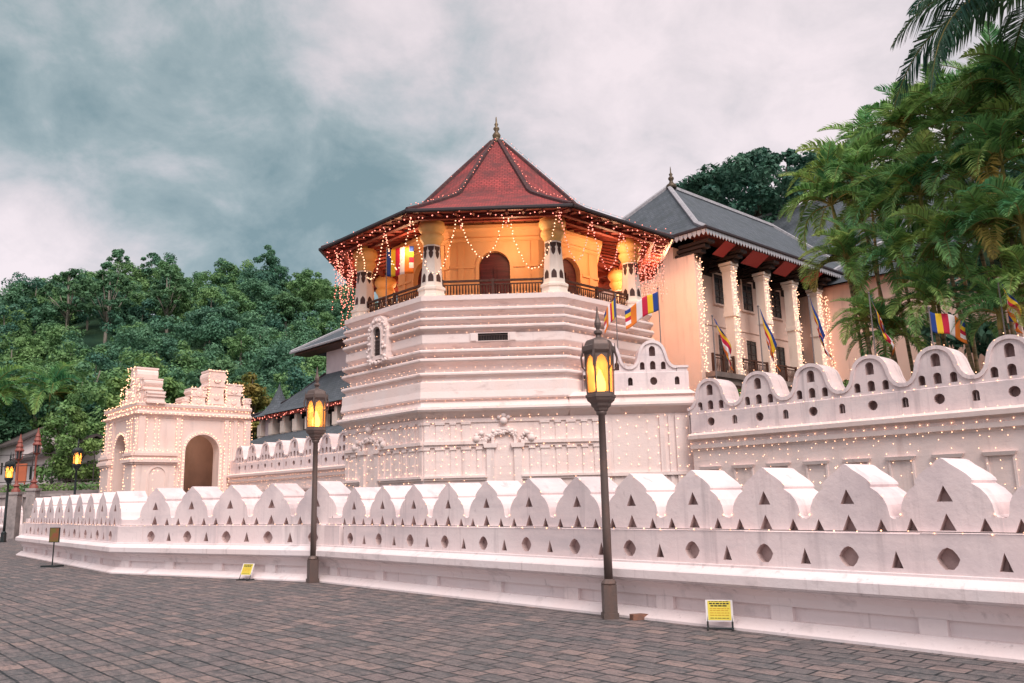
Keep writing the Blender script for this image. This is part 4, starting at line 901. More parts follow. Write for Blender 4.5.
# ------------------------------------------------------------------ flags
FC = {'b': (.02, .055, .25), 'y': (.78, .50, .03), 'r': (.55, .02, .06), 'w': (.80, .74, .75), 'o': (.75, .20, .03)}
FM = {k: material('flag_' + n, FC[k], .8) for k, n in (('b', 'blue'), ('y', 'yellow'), ('r', 'red'), ('w', 'white'), ('o', 'orange'))}
POLE = material('flag_pole', (.20, .17, .17), .5)
def flag(label, base, h, pos, nu=24, nv=10, lean=(0, 0)):
    """pos(u, v) -> point relative to the pole top; u along the fly, v down the hoist"""
    o = thing('flag', label, 'flag', base); top = Vector((lean[0], lean[1], h))
    mb = MB(); mb.tube([(0, 0, 0), tuple(top)], .022, 6); mb.blob(tuple(top + Vector((0, 0, .03))), .045, 6, 4); mb.build('flag_pole', POLE, o)
    mb = MB(); V = []
    for j in range(nv + 1):
        for i in range(nu + 1): V.append(tuple(top + Vector(pos(i / nu, j / nv))))
    b_ = len(mb.v); mb.v += V; order = 'byrwo'
    for j in range(nv):
        for i in range(nu):
            s = int(6 * (i + .5) / nu); c = order[s] if s < 5 else order[min(4, int(5 * (j + .5) / nv))]
            mb.mat(FM[c]); q = j * (nu + 1) + i; mb.f.append([q, q + 1, q + nu + 2, q + nu + 1]); mb.m.append(mb.cur); mb.sm.append(True)
    cl = mb.build('cloth', None, o); sol = cl.modifiers.new('thickness', 'SOLIDIFY'); sol.thickness = .008; return o
def limp(L, H, sw, ph, dirx=1):
    return lambda u, v: (dirx * (.04 + sw * u + .52 * (1 - u * .3) * v * (.7 + .3 * sin(5 * u + ph))), -.03 - .11 * sin(9 * v + 4 * u + ph) * (.3 + u), -.05 - v * H * (1 - .35 * u) - u * L)
def flying(L, H, drop, ph, dx=1, dy=-.3):
    return lambda u, v: (dx * u * L * .95, dy * u * L + .10 * sin(6 * u + ph + 2 * v) * u, -.04 - v * H - drop * u - .05 * sin(7 * u + ph))
flag('small drooping striped flag with blue hoist flying above the right lamp lantern', (4.05, 31.1, 6.2), 3.1, flying(.95, .75, .75, .4, -.55))
flag('large striped flag flying leftward before the bare palace wall beside the octagon', (5.75, 31.3, 6.2), 3.35, flying(1.45, .75, .85, 1.6, -1), )
for i, (x, y, z, h, L, H, sw, ph, lab) in enumerate((
    (7.45, 29.9, 4.2, 3.9, 1.55, .75, .42, .3, 'limp striped flag hanging before the leftmost lit pillar gap of the palace'),
    (8.75, 28.5, 4.2, 3.9, 1.5, 1.3, .24, 1.7, 'limp flag hanging before the middle pillar of the palace'),
    (10.05, 27.1, 4.2, 3.9, 1.5, 1.3, .22, 2.9, 'limp striped flag hanging against the pillar next to the bare palace wing wall'),
    (11.45, 25.65, 4.2, 3.6, 1.15, 1.25, .26, 4.1, 'narrow limp flag hanging at the left edge of the palms'))):
    flag(lab, (x, y, z), h, limp(L, H, sw, ph))
flag('red and white flag stretched sideways in front of the palm trunks', (12.55, 24.2, 4.2), 2.75, flying(1.0, .62, .42, .9, 1, -.2))
flag('blue edged flag on a pale pole near the right edge below the palms', (13.95, 22.9, 4.2), 3.25, limp(1.1, .7, .2, .5))
flag('yellow and red flag at the very right edge in front of the palms', (14.75, 22.5, 4.2), 2.75, flying(.9, .6, .3, 2.2, 1, -.2))
def strip(u, v): return (u * 1.15, -.3 * u + .03 * sin(9 * u), -.02 - v * 1.15 - .03 * sin(6 * u))
flag('wide striped flag hung between two gallery columns on the left of the octagon', (-5.05, 32.4, 9.25), 2.55, strip)

# ------------------------------------------------------------------ strings of lights
def bulbs(mb, pts, st, r, jit=.02, wire=True, m=BULB):
    P_ = [Vector(p) for p in pts]
    if wire: mb.mat(WIRE).tube(P_, .006, 3, False)
    mb.mat(m); acc = st * .5
    for a, b_ in zip(P_[:-1], P_[1:]):
        L = (b_ - a).length; s = acc
        while s < L:
            p = a + (b_ - a) * (s / L); mb.octa((p.x + rng.normal(0, jit), p.y + rng.normal(0, jit), p.z + rng.normal(0, jit)), r * rng.uniform(.8, 1.15)); s += st
        acc = s - L
def lights(label, fn, m=BULB, group=None, cat='string lights', name='string_lights'):
    mb = MB(); fn(mb); o = mb.build(name, None); tag(o, label, cat, group); return o
co, si = cos(OYAW), sin(OYAW)
def OW(x, y, z): return (OX + x * co - y * si, OY + x * si + y * co, z)
def oring(r, z, k, f): a, b_ = A8 + k * pi / 4, A8 + (k + 1) * pi / 4; return OW(r * (cos(a) * (1 - f) + cos(b_) * f), r * (sin(a) * (1 - f) + sin(b_) * f), z)
# hips and eave
for k, nm in ((-1, 'left'), (0, 'front left'), (1, 'front right'), (2, 'right')):
    def fn(mb, k=k):
        a = A8 + k * pi / 4; bulbs(mb, [OW(r_ * cos(a) + .1, r_ * sin(a), z + .20) for r_, z in ((RE, ZE), (7.3, 12.58), (5.6, 13.40), (4.25, 14.08), (3.80, 14.38), (3.66, 14.55), (2, 16.31), (.3, 18.12))], .32, .022, .03, True, BULBPINK)
    lights('pink light string running down the %s ridge of the red roof' % nm, fn, group='ridge light strings')
hang = []
for k in range(-3, 4):
    for f in (-.05, .28, .61): hang.append((k, f))
names = {}
sides = {-3: 'hidden left back', -2: 'far left', -1: 'left front', 0: 'front', 1: 'right front', 2: 'far right', 3: 'right back'}
ords = ['first', 'middle', 'last']
for i in range(3, len(hang) - 4):
    (k, f), (k2, f2) = hang[i], hang[i + 1]
    def fn(mb, k=k, f=f, k2=k2, f2=f2, i=i):
        a, b_ = Vector(oring(7.25, 12.42, k, f)), Vector(oring(7.25, 12.42, k2, f2)); sag = rng.uniform(1.85, 2.45)
        pts = [a + (b_ - a) * u + Vector((0, 0, -sag * (1 - (2 * u - 1) ** 2))) for u in np.linspace(0, 1, 14)]
        bulbs(mb, pts, .14, .031, .02, True, BULBPINK if k in (-2, 1, 2) else BULB)
        bulbs(mb, [a, a + Vector((.05, 0, -.75))], .12, .032, .04, True, BULBPINK)
    lights('%s of three light bulb swags under the %s octagon eave' % (ords[i % 3], sides[k]), fn, group='swags under the octagon eave')
for k, nm in ((-1, 'left front'), (0, 'front'), (1, 'right front'), (2, 'far right'), (-2, 'far left')):
    lights('row of pink bulbs along the %s gutter of the octagon' % nm, lambda mb, k=k: bulbs(mb, [oring(RE - .12, ZE - .24, k, .02), oring(RE - .12, ZE - .24, k, .98)], .30, .03, .06, True, BULBPINK), group='gutter light rows')
def curtain(mb, k, f0, f1, n, lo, hi, r0=7.75):
    for i in range(n):
        f = f0 + (f1 - f0) * rng.random(); r_ = rng.uniform(6.7, r0); a = Vector(oring(r_, ZE - .2 + (r0 - r_) * .45, k, f)); L = rng.uniform(lo, hi)
        bulbs(mb, [a, a + Vector((rng.normal(0, .06), 0, -L * .5)), a + Vector((rng.normal(0, .1), 0, -L))], .18, .025, .03, True, BULBPINK)
lights('dense pink light strings hanging at the far left corner of the octagon eave', lambda mb: (curtain(mb, -2, .30, 1.0, 15, 1.2, 3.6), curtain(mb, -1, 0, .12, 6, 1.0, 3.0)), cat='light curtain', name='light_curtain')
lights('dense pink light strings hanging at the far right corner of the octagon eave', lambda mb: (curtain(mb, 1, .86, 1, 7, .8, 2.6), curtain(mb, 2, 0, .75, 13, 1.0, 3.2)), cat='light curtain', name='light_curtain')
# rows on the stepped tower
def fn(mb):
    for z, r_ in ((9.22, 7.02), (8.72, 7.02), (8.37, 7.04), (8.04, 7.06), (7.80, 6.8), (7.15, 7.08), (6.82, 7.10), (6.46, 6.80), (6.28, 7.12), (5.92, 7.10), (5.21, 7.06), (4.98, 7.30), (4.60, 7.02)):
        for k in (-2, -1, 0, 1): bulbs(mb, [oring(r_, z, k, .01), oring(r_, z, k, .99)], .34, .017, .02, False)
lights('rows of tiny warm bulbs running round every ledge of the stepped tower', fn, name='string_lights')
def net(mb, fr, x0, x1, z0, z1, sx, sz, r=.023, d=-.09):
    x = x0
    while x < x1:
        z = z0 + rng.uniform(0, sz)
        while z < z1: mb.mat(BULB).octa(fr(x + rng.normal(0, .04), d, z + rng.normal(0, .04)), r * rng.uniform(.75, 1.15)); z += sz
        x += sx
FB = lambda x, y, z: OW(*frB(x, y, z)); FLW = lambda x, y, z: OW(*frL(x, y, z))
lights('net of small bulbs over the lower front wall of the octagon', lambda mb: net(mb, FB, -2.5, 3.9, 2.2, 4.5, .27, .34), cat='light net', name='light_net')
lights('net of small warm bulbs over the lower left face of the octagon', lambda mb: net(mb, FLW, -2.5, 2.5, 2.2, 4.5, .27, .34), cat='light net', name='light_net')
lights('net of small warm bulbs over the plain panel and pilasters of the terrace wall', lambda mb: (net(mb, FB, 4.1, 7.15, 2.2, 4.5, .36, .34, .025), bulbs(mb, [FB(3, -.30, 4.86), FB(7.3, -.30, 4.86)], .3, .022, .02, False), bulbs(mb, [FB(3, -.15, 5.44), FB(7.2, -.15, 5.44)], .25, .022, .02, False)), cat='light net', name='light_net')
def wave(mb, ts, w_):
    for t_ in ts:
        top = half_to_full(BELL); pts = [tn(t_ + x, 24.5 - .06, z + .03) for x, z in top]; bulbs(mb, pts, .34, .020, .02, False)
    a, b_ = ts[0] - w_ / 2, ts[-1] + w_ / 2
    for z, n in ((4.46, 24.44), (3.72, 24.22), (3.40, 24.40), (3.15, 24.36)): bulbs(mb, [tn(a, n, z), tn(b_, n, z)], .31, .020, .025, False)
    s = a
    while s < b_:
        for z in (2.95, 2.68, 2.38, 2.05, 1.7):
            if rng.random() < .85: mb.mat(BULB).octa(tn(s + rng.normal(0, .08), 24.40, z + rng.normal(0, .06)), .019)
        s += .38
lights('rows of warm bulbs tracing the right inner wall, its waves and cornice', lambda mb: wave(mb, [-16.6 + 1.9 * k for k in range(10)], 1.9))
lights('rows of warm bulbs tracing the left inner wall between gatehouse and octagon', lambda mb: wave(mb, [-54.79 + 1.95 * k for k in range(9)], 1.95))
def mwall(mb, base, ang, s0, s1, offs, k):
    d = Vector((cos(ang), sin(ang))); n = Vector((-d.y, d.x)); W_ = lambda x, y, z: (*(base + d * x + n * y), z)
    bulbs(mb, [W_(s0, -.09, 1.172), W_(s1, -.09, 1.172)], .27, .012, .006, True)
    for s in offs:
        for sx in (-1, 1):
            for (x, z) in ((.46, 1.34), (.41, 1.54), (.29, 1.70), (.09, 1.86)):
                z = 1.154 + (z - 1.154) * (1 + .7 * (k - 1))
                if rng.random() < .55: mb.mat(BULB).octa(W_(s + sx * x * k, -.012, z + .01), .013)
lights('thin bulb string along the ledge of the long right moat wall run', lambda mb: mwall(mb, W30, WA, -15.8, 3.5, T3, 1))
lights('thin bulb string along the ledge of the short middle moat wall run', lambda mb: mwall(mb, A2, ANG2, .1, 7.0, S2, 1.31))
lights('thin bulb string along the ledge of the receding left moat wall run', lambda mb: mwall(mb, A2, -.8716, -12.3, -.1, S1, 1.25))
# gatehouse
GW = lambda x, y, z: tn(GT + x, GN + y, z)
def fn(mb):
    for y in (-.12, .5, 1.05, 1.3, 2.45, 2.75, 5.8, 6.15, 6.75, 7.25, 7.75): bulbs(mb, [GW(.22, y, 1), GW(.22, y, 7.5)], .24, .044, .03, False)
    for x in (.12, -.55, -1.05, -1.4, -4.8, -5.15, -5.9, -6.4): bulbs(mb, [GW(x, -.22, 1), GW(x, -.22, 7.5)], .24, .044, .03, False)
    for z, d in ((8.45, .3), (8.1, .2), (7.75, .38)): bulbs(mb, [GW(-6.5, -d, z), GW(d, -d, z), GW(d, 7.8, z)], .26, .044, .03, False)
    for z in (4.75, 5.25): bulbs(mb, [GW(-1.5, -.5, z), GW(.5, -.5, z), GW(.5, 2.6, z)], .26, .042, .03, False)
    bulbs(mb, [GW(.14, x, z) for x, z in [arch(4.3, .5, 2.6, 6.1, 14)[i] for i in [*range(1, 17), 0]]], .22, .046, .02, False)
    bulbs(mb, [GW(x, -.14, z) for x, z in [arch(-3.05, .5, 2.6, 6.1, 14)[i] for i in [*range(1, 17), 0]]], .22, .046, .02, False)
lights('rows of bulbs outlining pilasters, arches and cornices of the gatehouse', fn)
def fn(mb):
    for c, fr in ((5.25, lambda x, y, z: GW(-y + .1, x, z)), (-2.25, lambda x, y, z: GW(x, y - .1, z))):
        for x, z1, w_ in ((c, 11.05, 1.25), (c + 1.25, 10.15, 1.3), (c - 1.25, 9.75, 1.15)):
            H = z1 - 8.4
            for q_ in (-.5, .5): bulbs(mb, [fr(x + q_ * w_, .16, 8.5), fr(x + q_ * w_, .16, z1)], .22, .048, .03, False)
            for q_ in (.34, .70, .98): bulbs(mb, [fr(x - w_ * .6, .1, 8.4 + H * q_), fr(x + w_ * .6, .1, 8.4 + H * q_)], .25, .042, .03, False)
        mb.mat(BULB)
lights('bulbs outlining the scrolled crests on top of the gatehouse', fn)
# palace pillars and hall eave
PW = lambda x, y, z: tn(PT + x, PN + y, z)
for i, y in enumerate([.05] + PY + [12.75]):
    lights(('dense string of bulbs up the corner of the palace wall nearest the octagon', 'dense string of bulbs up the first palace pillar from the octagon', 'dense string of bulbs up the second palace pillar from the octagon', 'dense string of bulbs up the third palace pillar from the octagon', 'dense string of bulbs up the fourth palace pillar from the octagon', 'string of bulbs up the wing wall beside the last palace pillar')[i],
           lambda mb, y=y: (bulbs(mb, [PW(.28, y, 7.4), PW(.28, y, 13.0)], .10, .036, .05, False), bulbs(mb, [PW(.27, y - .2, 7.4), PW(.27, y - .2, 13.0)], .13, .034, .05, False), bulbs(mb, [PW(.27, y + .2, 7.4), PW(.27, y + .2, 13.0)], .17, .034, .05, False)), group='pillar light strings')
LW = lambda x, y, z: tn(LT + x, LN + y, z)
lights('row of orange bulbs under the lower eave of the temple hall', lambda mb: bulbs(mb, [LW(-5, -.1, 8.28), LW(21, -.1, 8.28)], .28, .04, .06, False, BULBPINK))

# lamps inside the gallery; eave_light carries the glow of the octagon's right light curtain
WARM = (1, .60, .33)
for k in range(8):
    a = R(-90 + 45 * k + 8)
    l = bpy.data.lights.new('gallery_light', 'POINT'); l.energy = 40; l.color = WARM; l.shadow_soft_size = .45
    lo = bpy.data.objects.new('gallery_light', l); COL.objects.link(lo); lo.location = OW(5.75 * cos(a), 5.75 * sin(a), 11.6)
    if k == 0: up0 = MB().lathe([(.14, 0), (.16, .05), (.05, .12), (.02, .2)], 10).build('hanging_lamp', IRONDARK, oct_, (5.75 * cos(a), 5.75 * sin(a), 12.35))
    else: c = up0.copy(); COL.objects.link(c); c.location = (5.75 * cos(a), 5.75 * sin(a), 12.35)

l = bpy.data.lights.new('passage_light', 'POINT'); l.energy = 45; l.color = (1, .72, .55); l.shadow_soft_size = .3
lo = bpy.data.objects.new('passage_light', l); COL.objects.link(lo); lo.parent = gate; lo.location = (-3.4, 4.2, 6.3)
MB().lathe([(.05, 6.35), (.12, 6.45), (.12, 6.6), (.03, 6.7), (.02, 7.2)], 8, c=(-3.4, 4.4)).build('hanging_lamp', IRONDARK, gate)

l = bpy.data.lights.new('eave_light', 'POINT'); l.energy = 190; l.color = (1, .50, .26); l.shadow_soft_size = .4
lo = bpy.data.objects.new('eave_light', l); COL.objects.link(lo); lo.location = OW(7.3, -.6, 11.7)

# ------------------------------------------------------------------ vegetation
def quads(name, V, m, parent=None, loc=None, idx=None):
    """V: (n, 4, 3) array of leaf quads -> one mesh object"""
    n = len(V); me = bpy.data.meshes.new(name); me.vertices.add(n * 4); me.vertices.foreach_set('co', V.reshape(-1).astype(np.float32))
    me.loops.add(n * 4); me.loops.foreach_set('vertex_index', np.arange(n * 4, dtype=np.int32)); me.polygons.add(n)
    me.polygons.foreach_set('loop_start', np.arange(0, n * 4, 4, dtype=np.int32)); me.polygons.foreach_set('loop_total', np.full(n, 4, dtype=np.int32))
    for q in (m if isinstance(m, list) else [m]): me.materials.append(q)
    if idx is not None: me.polygons.foreach_set('material_index', idx)
    me.update(); me.validate(); return put(name, me, parent, loc)
def leafcloud(cen, rad, n, size, up=.5):
    """n leaf quads round each clump centre, mostly on the clump's outer shell, facing outwards and up"""
    cen = np.asarray(cen, float); k = len(cen); rad = np.broadcast_to(np.asarray(rad, float), (k,))
    d = rng.normal(size=(k, n, 3)); d[..., 2] += .25; d /= np.linalg.norm(d, axis=-1, keepdims=True)
    r_ = rad[:, None, None] * (rng.random((k, n, 1)) ** .33) * np.array([1, 1, .72])
    p = cen[:, None, :] + d * r_
    nr = d + np.array([0, 0, up]) + rng.normal(size=d.shape) * .55; nr /= np.linalg.norm(nr, axis=-1, keepdims=True)
    a = np.cross(nr, rng.normal(size=nr.shape)); a /= np.linalg.norm(a, axis=-1, keepdims=True); b_ = np.cross(nr, a)
    s = size * rng.uniform(.6, 1.25, (k, n, 1)); a = a * s; b_ = b_ * s * rng.uniform(.4, .75, (k, n, 1))
    return np.stack([p - a, p - b_ * .9, p + a, p + b_ * .9], axis=2).reshape(-1, 4, 3)
def crown_clumps(h, cr, ch, n, z0=None):
    """clump centres filling an uneven crown: width cr, height ch, top at h"""
    c = []
    for i in range(n):
        a = rng.uniform(0, 2 * pi); q = rng.random() ** .6; zz_ = rng.uniform(0, 1); rr = cr * q * sqrt(max(.05, 1 - (2 * zz_ - .85) ** 2 / 1.5)); c.append((rr * cos(a), rr * sin(a), h - ch + ch * zz_ * (1 - .25 * q)))
    return np.array(c)
# the wood on the hill, one mass
hill_trees = [((-81.4, 147.5), 17.5, 4.6), ((-72.9, 144.5), 18.5, 5.0), ((-65.2, 152.5), 17, 4.6), ((-44.5, 159), 11.0, 3.4)]
parts = []; pidx = []; trunks = MB()
y = 88.0
while y < 206:
    stp = 5.2 if y < 150 else 6.2; x = -.78 * y - 8
    while x < -.10 * y + 12:
        X, Y = x + rng.normal(0, 1.6), y + rng.normal(0, 1.6)
        if True:
            h = rng.uniform(8, 13.5) + (2.5 if rng.random() < .15 else 0)
            if any(abs(X - t_[0][0] * Y / t_[0][1]) < 3.0 and -14 < Y - t_[0][1] < 1.5 for t_ in hill_trees): h = rng.uniform(2.2, 4.2)
            cr_ = rng.uniform(3.0, 4.8); nc = int(rng.integers(16, 26)); z = hillz(X, Y)
            sz = .23 + .0006 * (y - 88)
            V = leafcloud(crown_clumps(h, cr_, h * .62, nc), rng.uniform(.8, 1.7, nc), 125, sz) + np.array([X, Y, z]); parts.append(V); pidx.append(np.full(len(V), rng.choice([0, 0, 1, 1, 2] if y > 118 else [0, 1, 1, 1, 2]), dtype=np.int32))
            if rng.random() < .3: trunks.tube([(X, Y, z - .5), (X + rng.normal(0, .3), Y, z + h * .5), (X + rng.normal(0, .6), Y, z + h * .85)], [.24, .18, .07], 5)
        x += stp
    y += stp * .9
wood = quads('forest', np.concatenate(parts), [LEAF_FAR, LEAF_FAR2, LEAF_FAR3], idx=np.concatenate(pidx)); tag(wood, 'dark green wood covering the hillside', 'forest', kind='stuff')
t_ = trunks.build('forest_trunks', BARK); tag(t_, 'pale trunks among the hillside wood', 'forest', kind='stuff')
def tree(label, x, y, z, h, cr_, m, nclump=26, nleaf=150, leaf=.3, bare=.45, bark=BARK, fork=True, name='tree', rmin=.7, rmax=1.5, tr=.28, group=None):
    o = thing(name, label, 'tree', (x, y, z), group=group); zc = h * bare
    cl = crown_clumps(h, cr_, h * (1 - bare), nclump)
    mb = MB(); mb.smooth = True; l = rng.normal(0, .03 * h, 2); top = (l[0], l[1], h * .9)
    mb.tube([(0, 0, -.6), (l[0] * .2, l[1] * .2, zc * .5), (l[0] * .5, l[1] * .5, zc), top], [tr * 1.2, tr, tr * .8, tr * .15], 8)
    for c in cl[:: max(1, len(cl) // 12)]:
        s = rng.uniform(.65, 1.0); b0 = Vector((l[0] * .5 * s, l[1] * .5 * s, zc * s)); c = Vector(c); mid = b0.lerp(c, .5) + Vector((0, 0, .3)); mb.tube([b0, mid, c], [tr * .45, tr * .28, tr * .08], 5)
    mb.build('trunk', bark, o)
    quads('crown', leafcloud(cl, rng.uniform(rmin, rmax, nclump), nleaf, leaf), m, o); return o
labs = ['tall tree with two pale bare trunks on the hillside, farthest left', 'tall tree with long pale forked trunk on the hillside above the gatehouse left side', 'tall tree with pale trunk on the hillside above the gatehouse middle', 'slim pale trunked tree on the hillside just left of the temple hall roof']
for (p, h, c), lab in zip(hill_trees, labs): tree(lab, p[0], p[1], hillz(*p), h, c, LEAF_MID, 62, 80, .30, .50, BARK, rmin=.45, rmax=1.0, tr=.30)
for px, py, h, c, lab in ((-121, 190, 15, 2.6, 'thin open tree standing out on the skyline at the far left'), (-104, 186, 14.5, 3.6, 'wispy tree on the skyline left of the highest trees'), (-92, 186, 16.5, 4.2, 'tall dark tree rising highest on the left skyline'), (-85, 188, 16, 4.0, 'round headed skyline tree just right of the highest left one'), (-66, 192, 13.5, 4.4, 'broad skyline tree above the gatehouse'), (-56, 190, 13.5, 3.8, 'skyline tree half way between gatehouse and octagon')):
    tree(lab, px, py, hillz(px, py), h, c, LEAF_FAR, 50, 70, .34, .42, BARK, rmin=.5, rmax=1.05, tr=.22)
tree('light green bushy tree hugging the left side of the gatehouse', -36.9, 69, 3, 7.9, 2.9, LEAF_LIGHT, 44, 200, .17, .12, BARKDARK, rmin=.5, rmax=1.0)
tree('light green rounded tree behind the gatehouse crests', -37.5, 84, 4, 13.2, 5.4, LEAF_LIGHT, 46, 200, .26, .2, BARKDARK, rmin=.9, rmax=1.6)
tree('mid green tree behind the right half of the gatehouse', -29.5, 82, 4, 12.6, 4.4, LEAF_MID, 36, 200, .26, .2, BARKDARK, rmin=.9, rmax=1.6)
tree('yellowing small tree between gatehouse and turret roof', -24.6, 76, 3, 11.2, 2.6, LEAF_YEL, 26, 170, .2, .3, BARKDARK, rmin=.5, rmax=1.0)
tree('dark dense tree behind the far white buildings', -60, 96, 5, 12, 6, LEAF_MID, 44, 170, .3, .2, BARKDARK)
tree('mid green tree at the foot of the hill left of the gatehouse', -50, 94, 5, 11.5, 5, LEAF_LIGHT, 44, 170, .28, .2, BARKDARK)
tree('large dark round tree rising behind the palace roof', 25.0, 76, 3, 31.8, 10.2, LEAF_DARK, 170, 220, .24, .68, BARKDARK, rmin=.7, rmax=1.4, tr=.5)
o = MB(); 
hd = thing('hedge', 'clipped green planting along the far left terrace edge', 'hedge', (-50, 66, 3), -.2)
quads('foliage', leafcloud([(-5 + .8 * i, .9 + rng.normal(0, .2), .25) for i in range(34)], .55, 70, .14), LEAF_LIGHT, hd)
for i, (t_, n_, z, lab) in enumerate(((-17.0, 27.5, 5.2, 'small bush showing above the inner wall below the palace balcony'), (-12.6, 27.2, 5.4, 'small bush showing above the inner wall near the narrow flag'))):
    p = tn(t_, n_, 3); b_ = thing('bush', lab, 'bush', p); quads('foliage', leafcloud([(rng.normal(0, .5), rng.normal(0, .4), rng.uniform(.4, 2.2)) for _ in range(14)], .5, 110, .12), LEAF_LIGHT, b_)
    MB().tube([(0, 0, -.1), (0, 0, 1.4)], [.06, .03], 5).build('stem', BARKDARK, b_)

# palms
def frond(L, n, leafl, droop, arch_, wid=.05, vee=.55, curl=0.):
    """one pinnate frond growing along +x from the origin; returns leaf quads and the rib path"""
    Q = []; path = []
    for i in range(15):
        s = i / 14; path.append(np.array([L * (s - .22 * arch_ * s ** 2.5), curl * s * s, arch_ * L * (.42 * s - .80 * s ** 2.2)]))
    path = np.array(path)
    for i in range(n):
        s = .14 + .86 * (i + .5) / n; f = s * 14; j = min(13, int(f)); p = path[j] + (path[j + 1] - path[j]) * (f - j); tdir = path[j + 1] - path[j]; tdir /= np.linalg.norm(tdir)
        side = np.cross(tdir, [0, 0, 1.0]); side /= np.linalg.norm(side); upd = np.cross(side, tdir)
        ll = leafl * (sin(pi * min(1, .16 + s * .86)) ** .6 + .15) * rng.uniform(.85, 1.1)
        for sg in (-1, 1):
            d = side * sg * .9 + tdir * (.55 + .4 * s) + upd * vee + rng.normal(size=3) * .09; d /= np.linalg.norm(d)
            p1 = p + d * ll * .5; d2 = d + np.array([0, 0, -droop]) ; d2 /= np.linalg.norm(d2); p2 = p1 + d2 * ll * .5
            wv_ = np.cross(d, upd); wv_ /= np.linalg.norm(wv_) + 1e-9; w_ = wv_ * wid
            Q.append([p - w_ * .5, p1 - w_, p1 + w_, p + w_ * .5]); Q.append([p1 - w_, p2 - w_ * .12, p2 + w_ * .12, p1 + w_])
    return np.array(Q), path
def rotz(P_, a): c, s = cos(a), sin(a); return P_ @ np.array([[c, s, 0], [-s, c, 0], [0, 0, 1]])
def tilt(P_, a): c, s = cos(a), sin(a); return P_ @ np.array([[c, 0, s], [0, 1, 0], [-s, 0, c]])
def palm_crown(nf, L, n, leafl, droop, m, wid, lo=-15, hi=72, vee=.55, rib=.03):
    Qs = []; rb = MB()
    for k in range(nf):
        a = 2.4 * k + rng.normal(0, .2); el = R(hi - (hi - lo) * (k / max(1, nf - 1)) ** .8 + rng.normal(0, 5)); q, path = frond(L * rng.uniform(.8, 1.08), n, leafl, droop * rng.uniform(.8, 1.3), rng.uniform(.75, 1.15), wid, vee, rng.normal(0, .25))
        q = rotz(tilt(q.reshape(-1, 3), el), a).reshape(-1, 4, 3); Qs.append(q); p_ = rotz(tilt(path, el), a); rb.tube([tuple(v) for v in p_], list(np.linspace(rib, rib * .25, len(p_))), 4, False)
    return np.concatenate(Qs), rb
CR = []
for v in range(4):
    Q, rb = palm_crown(17, 2.6, 46, .64, .7, LEAF_PALM, .028, lo=-14, hi=80)
    a = quads('crown', Q, [LEAF_PALM, LEAF_PALM2, LEAF_YEL], idx=np.repeat(np.array([0 if (i_ * 7 + v) % 5 < 3 else (1 if i_ != 16 else 2) for i_ in range(17)], dtype=np.int32), 46 * 4)); rb.mat(SHEATH); b_ = rb.build('frond_ribs', None)
    CR.append((a.data, b_.data)); bpy.data.objects.remove(a); bpy.data.objects.remove(b_)
def palm(label, base, top, k, sc, v, shaft=True, lean=.0, group='areca palms behind the inner wall'):
    o = thing('palm_tree', label, 'palm', base, group=None); b_, t_ = Vector((0, 0, 0)), Vector(top) - Vector(base)
    mid = t_ * .5 + Vector((rng.normal(0, .12), rng.normal(0, .12), 0)); mb = MB(); mb.smooth = True; mb.mat(PALMBARK)
    P_ = [Vector((0, 0, -.3))] + [(b_ * (1 - u) ** 2 + mid * 2 * u * (1 - u) + t_ * u * u) for u in (.15, .3, .45, .6, .75, .88)]
    mb.tube(P_, [.085 * k, .075 * k, .068 * k, .062 * k, .06 * k, .056 * k, .055 * k], 8); mb.build('trunk', None, o)
    mb = MB(); mb.smooth = True; u = .88; p0 = (mid * 2 * u * (1 - u) + t_ * u * u); mb.tube([p0 - Vector((0, 0, .02)), p0.lerp(t_, .4), t_ + Vector((0, 0, .05))], [.07 * k, .085 * k, .045 * k], 8); mb.build('crownshaft', SHEATH, o)
    c = put('crown', CR[v][0], o, tuple(t_)); c.rotation_euler = (rng.normal(0, .12), rng.normal(0, .12), rng.uniform(0, 6.28)); c.scale = (sc, sc, sc)
    r_ = put('frond_ribs', CR[v][1], c)
    return o
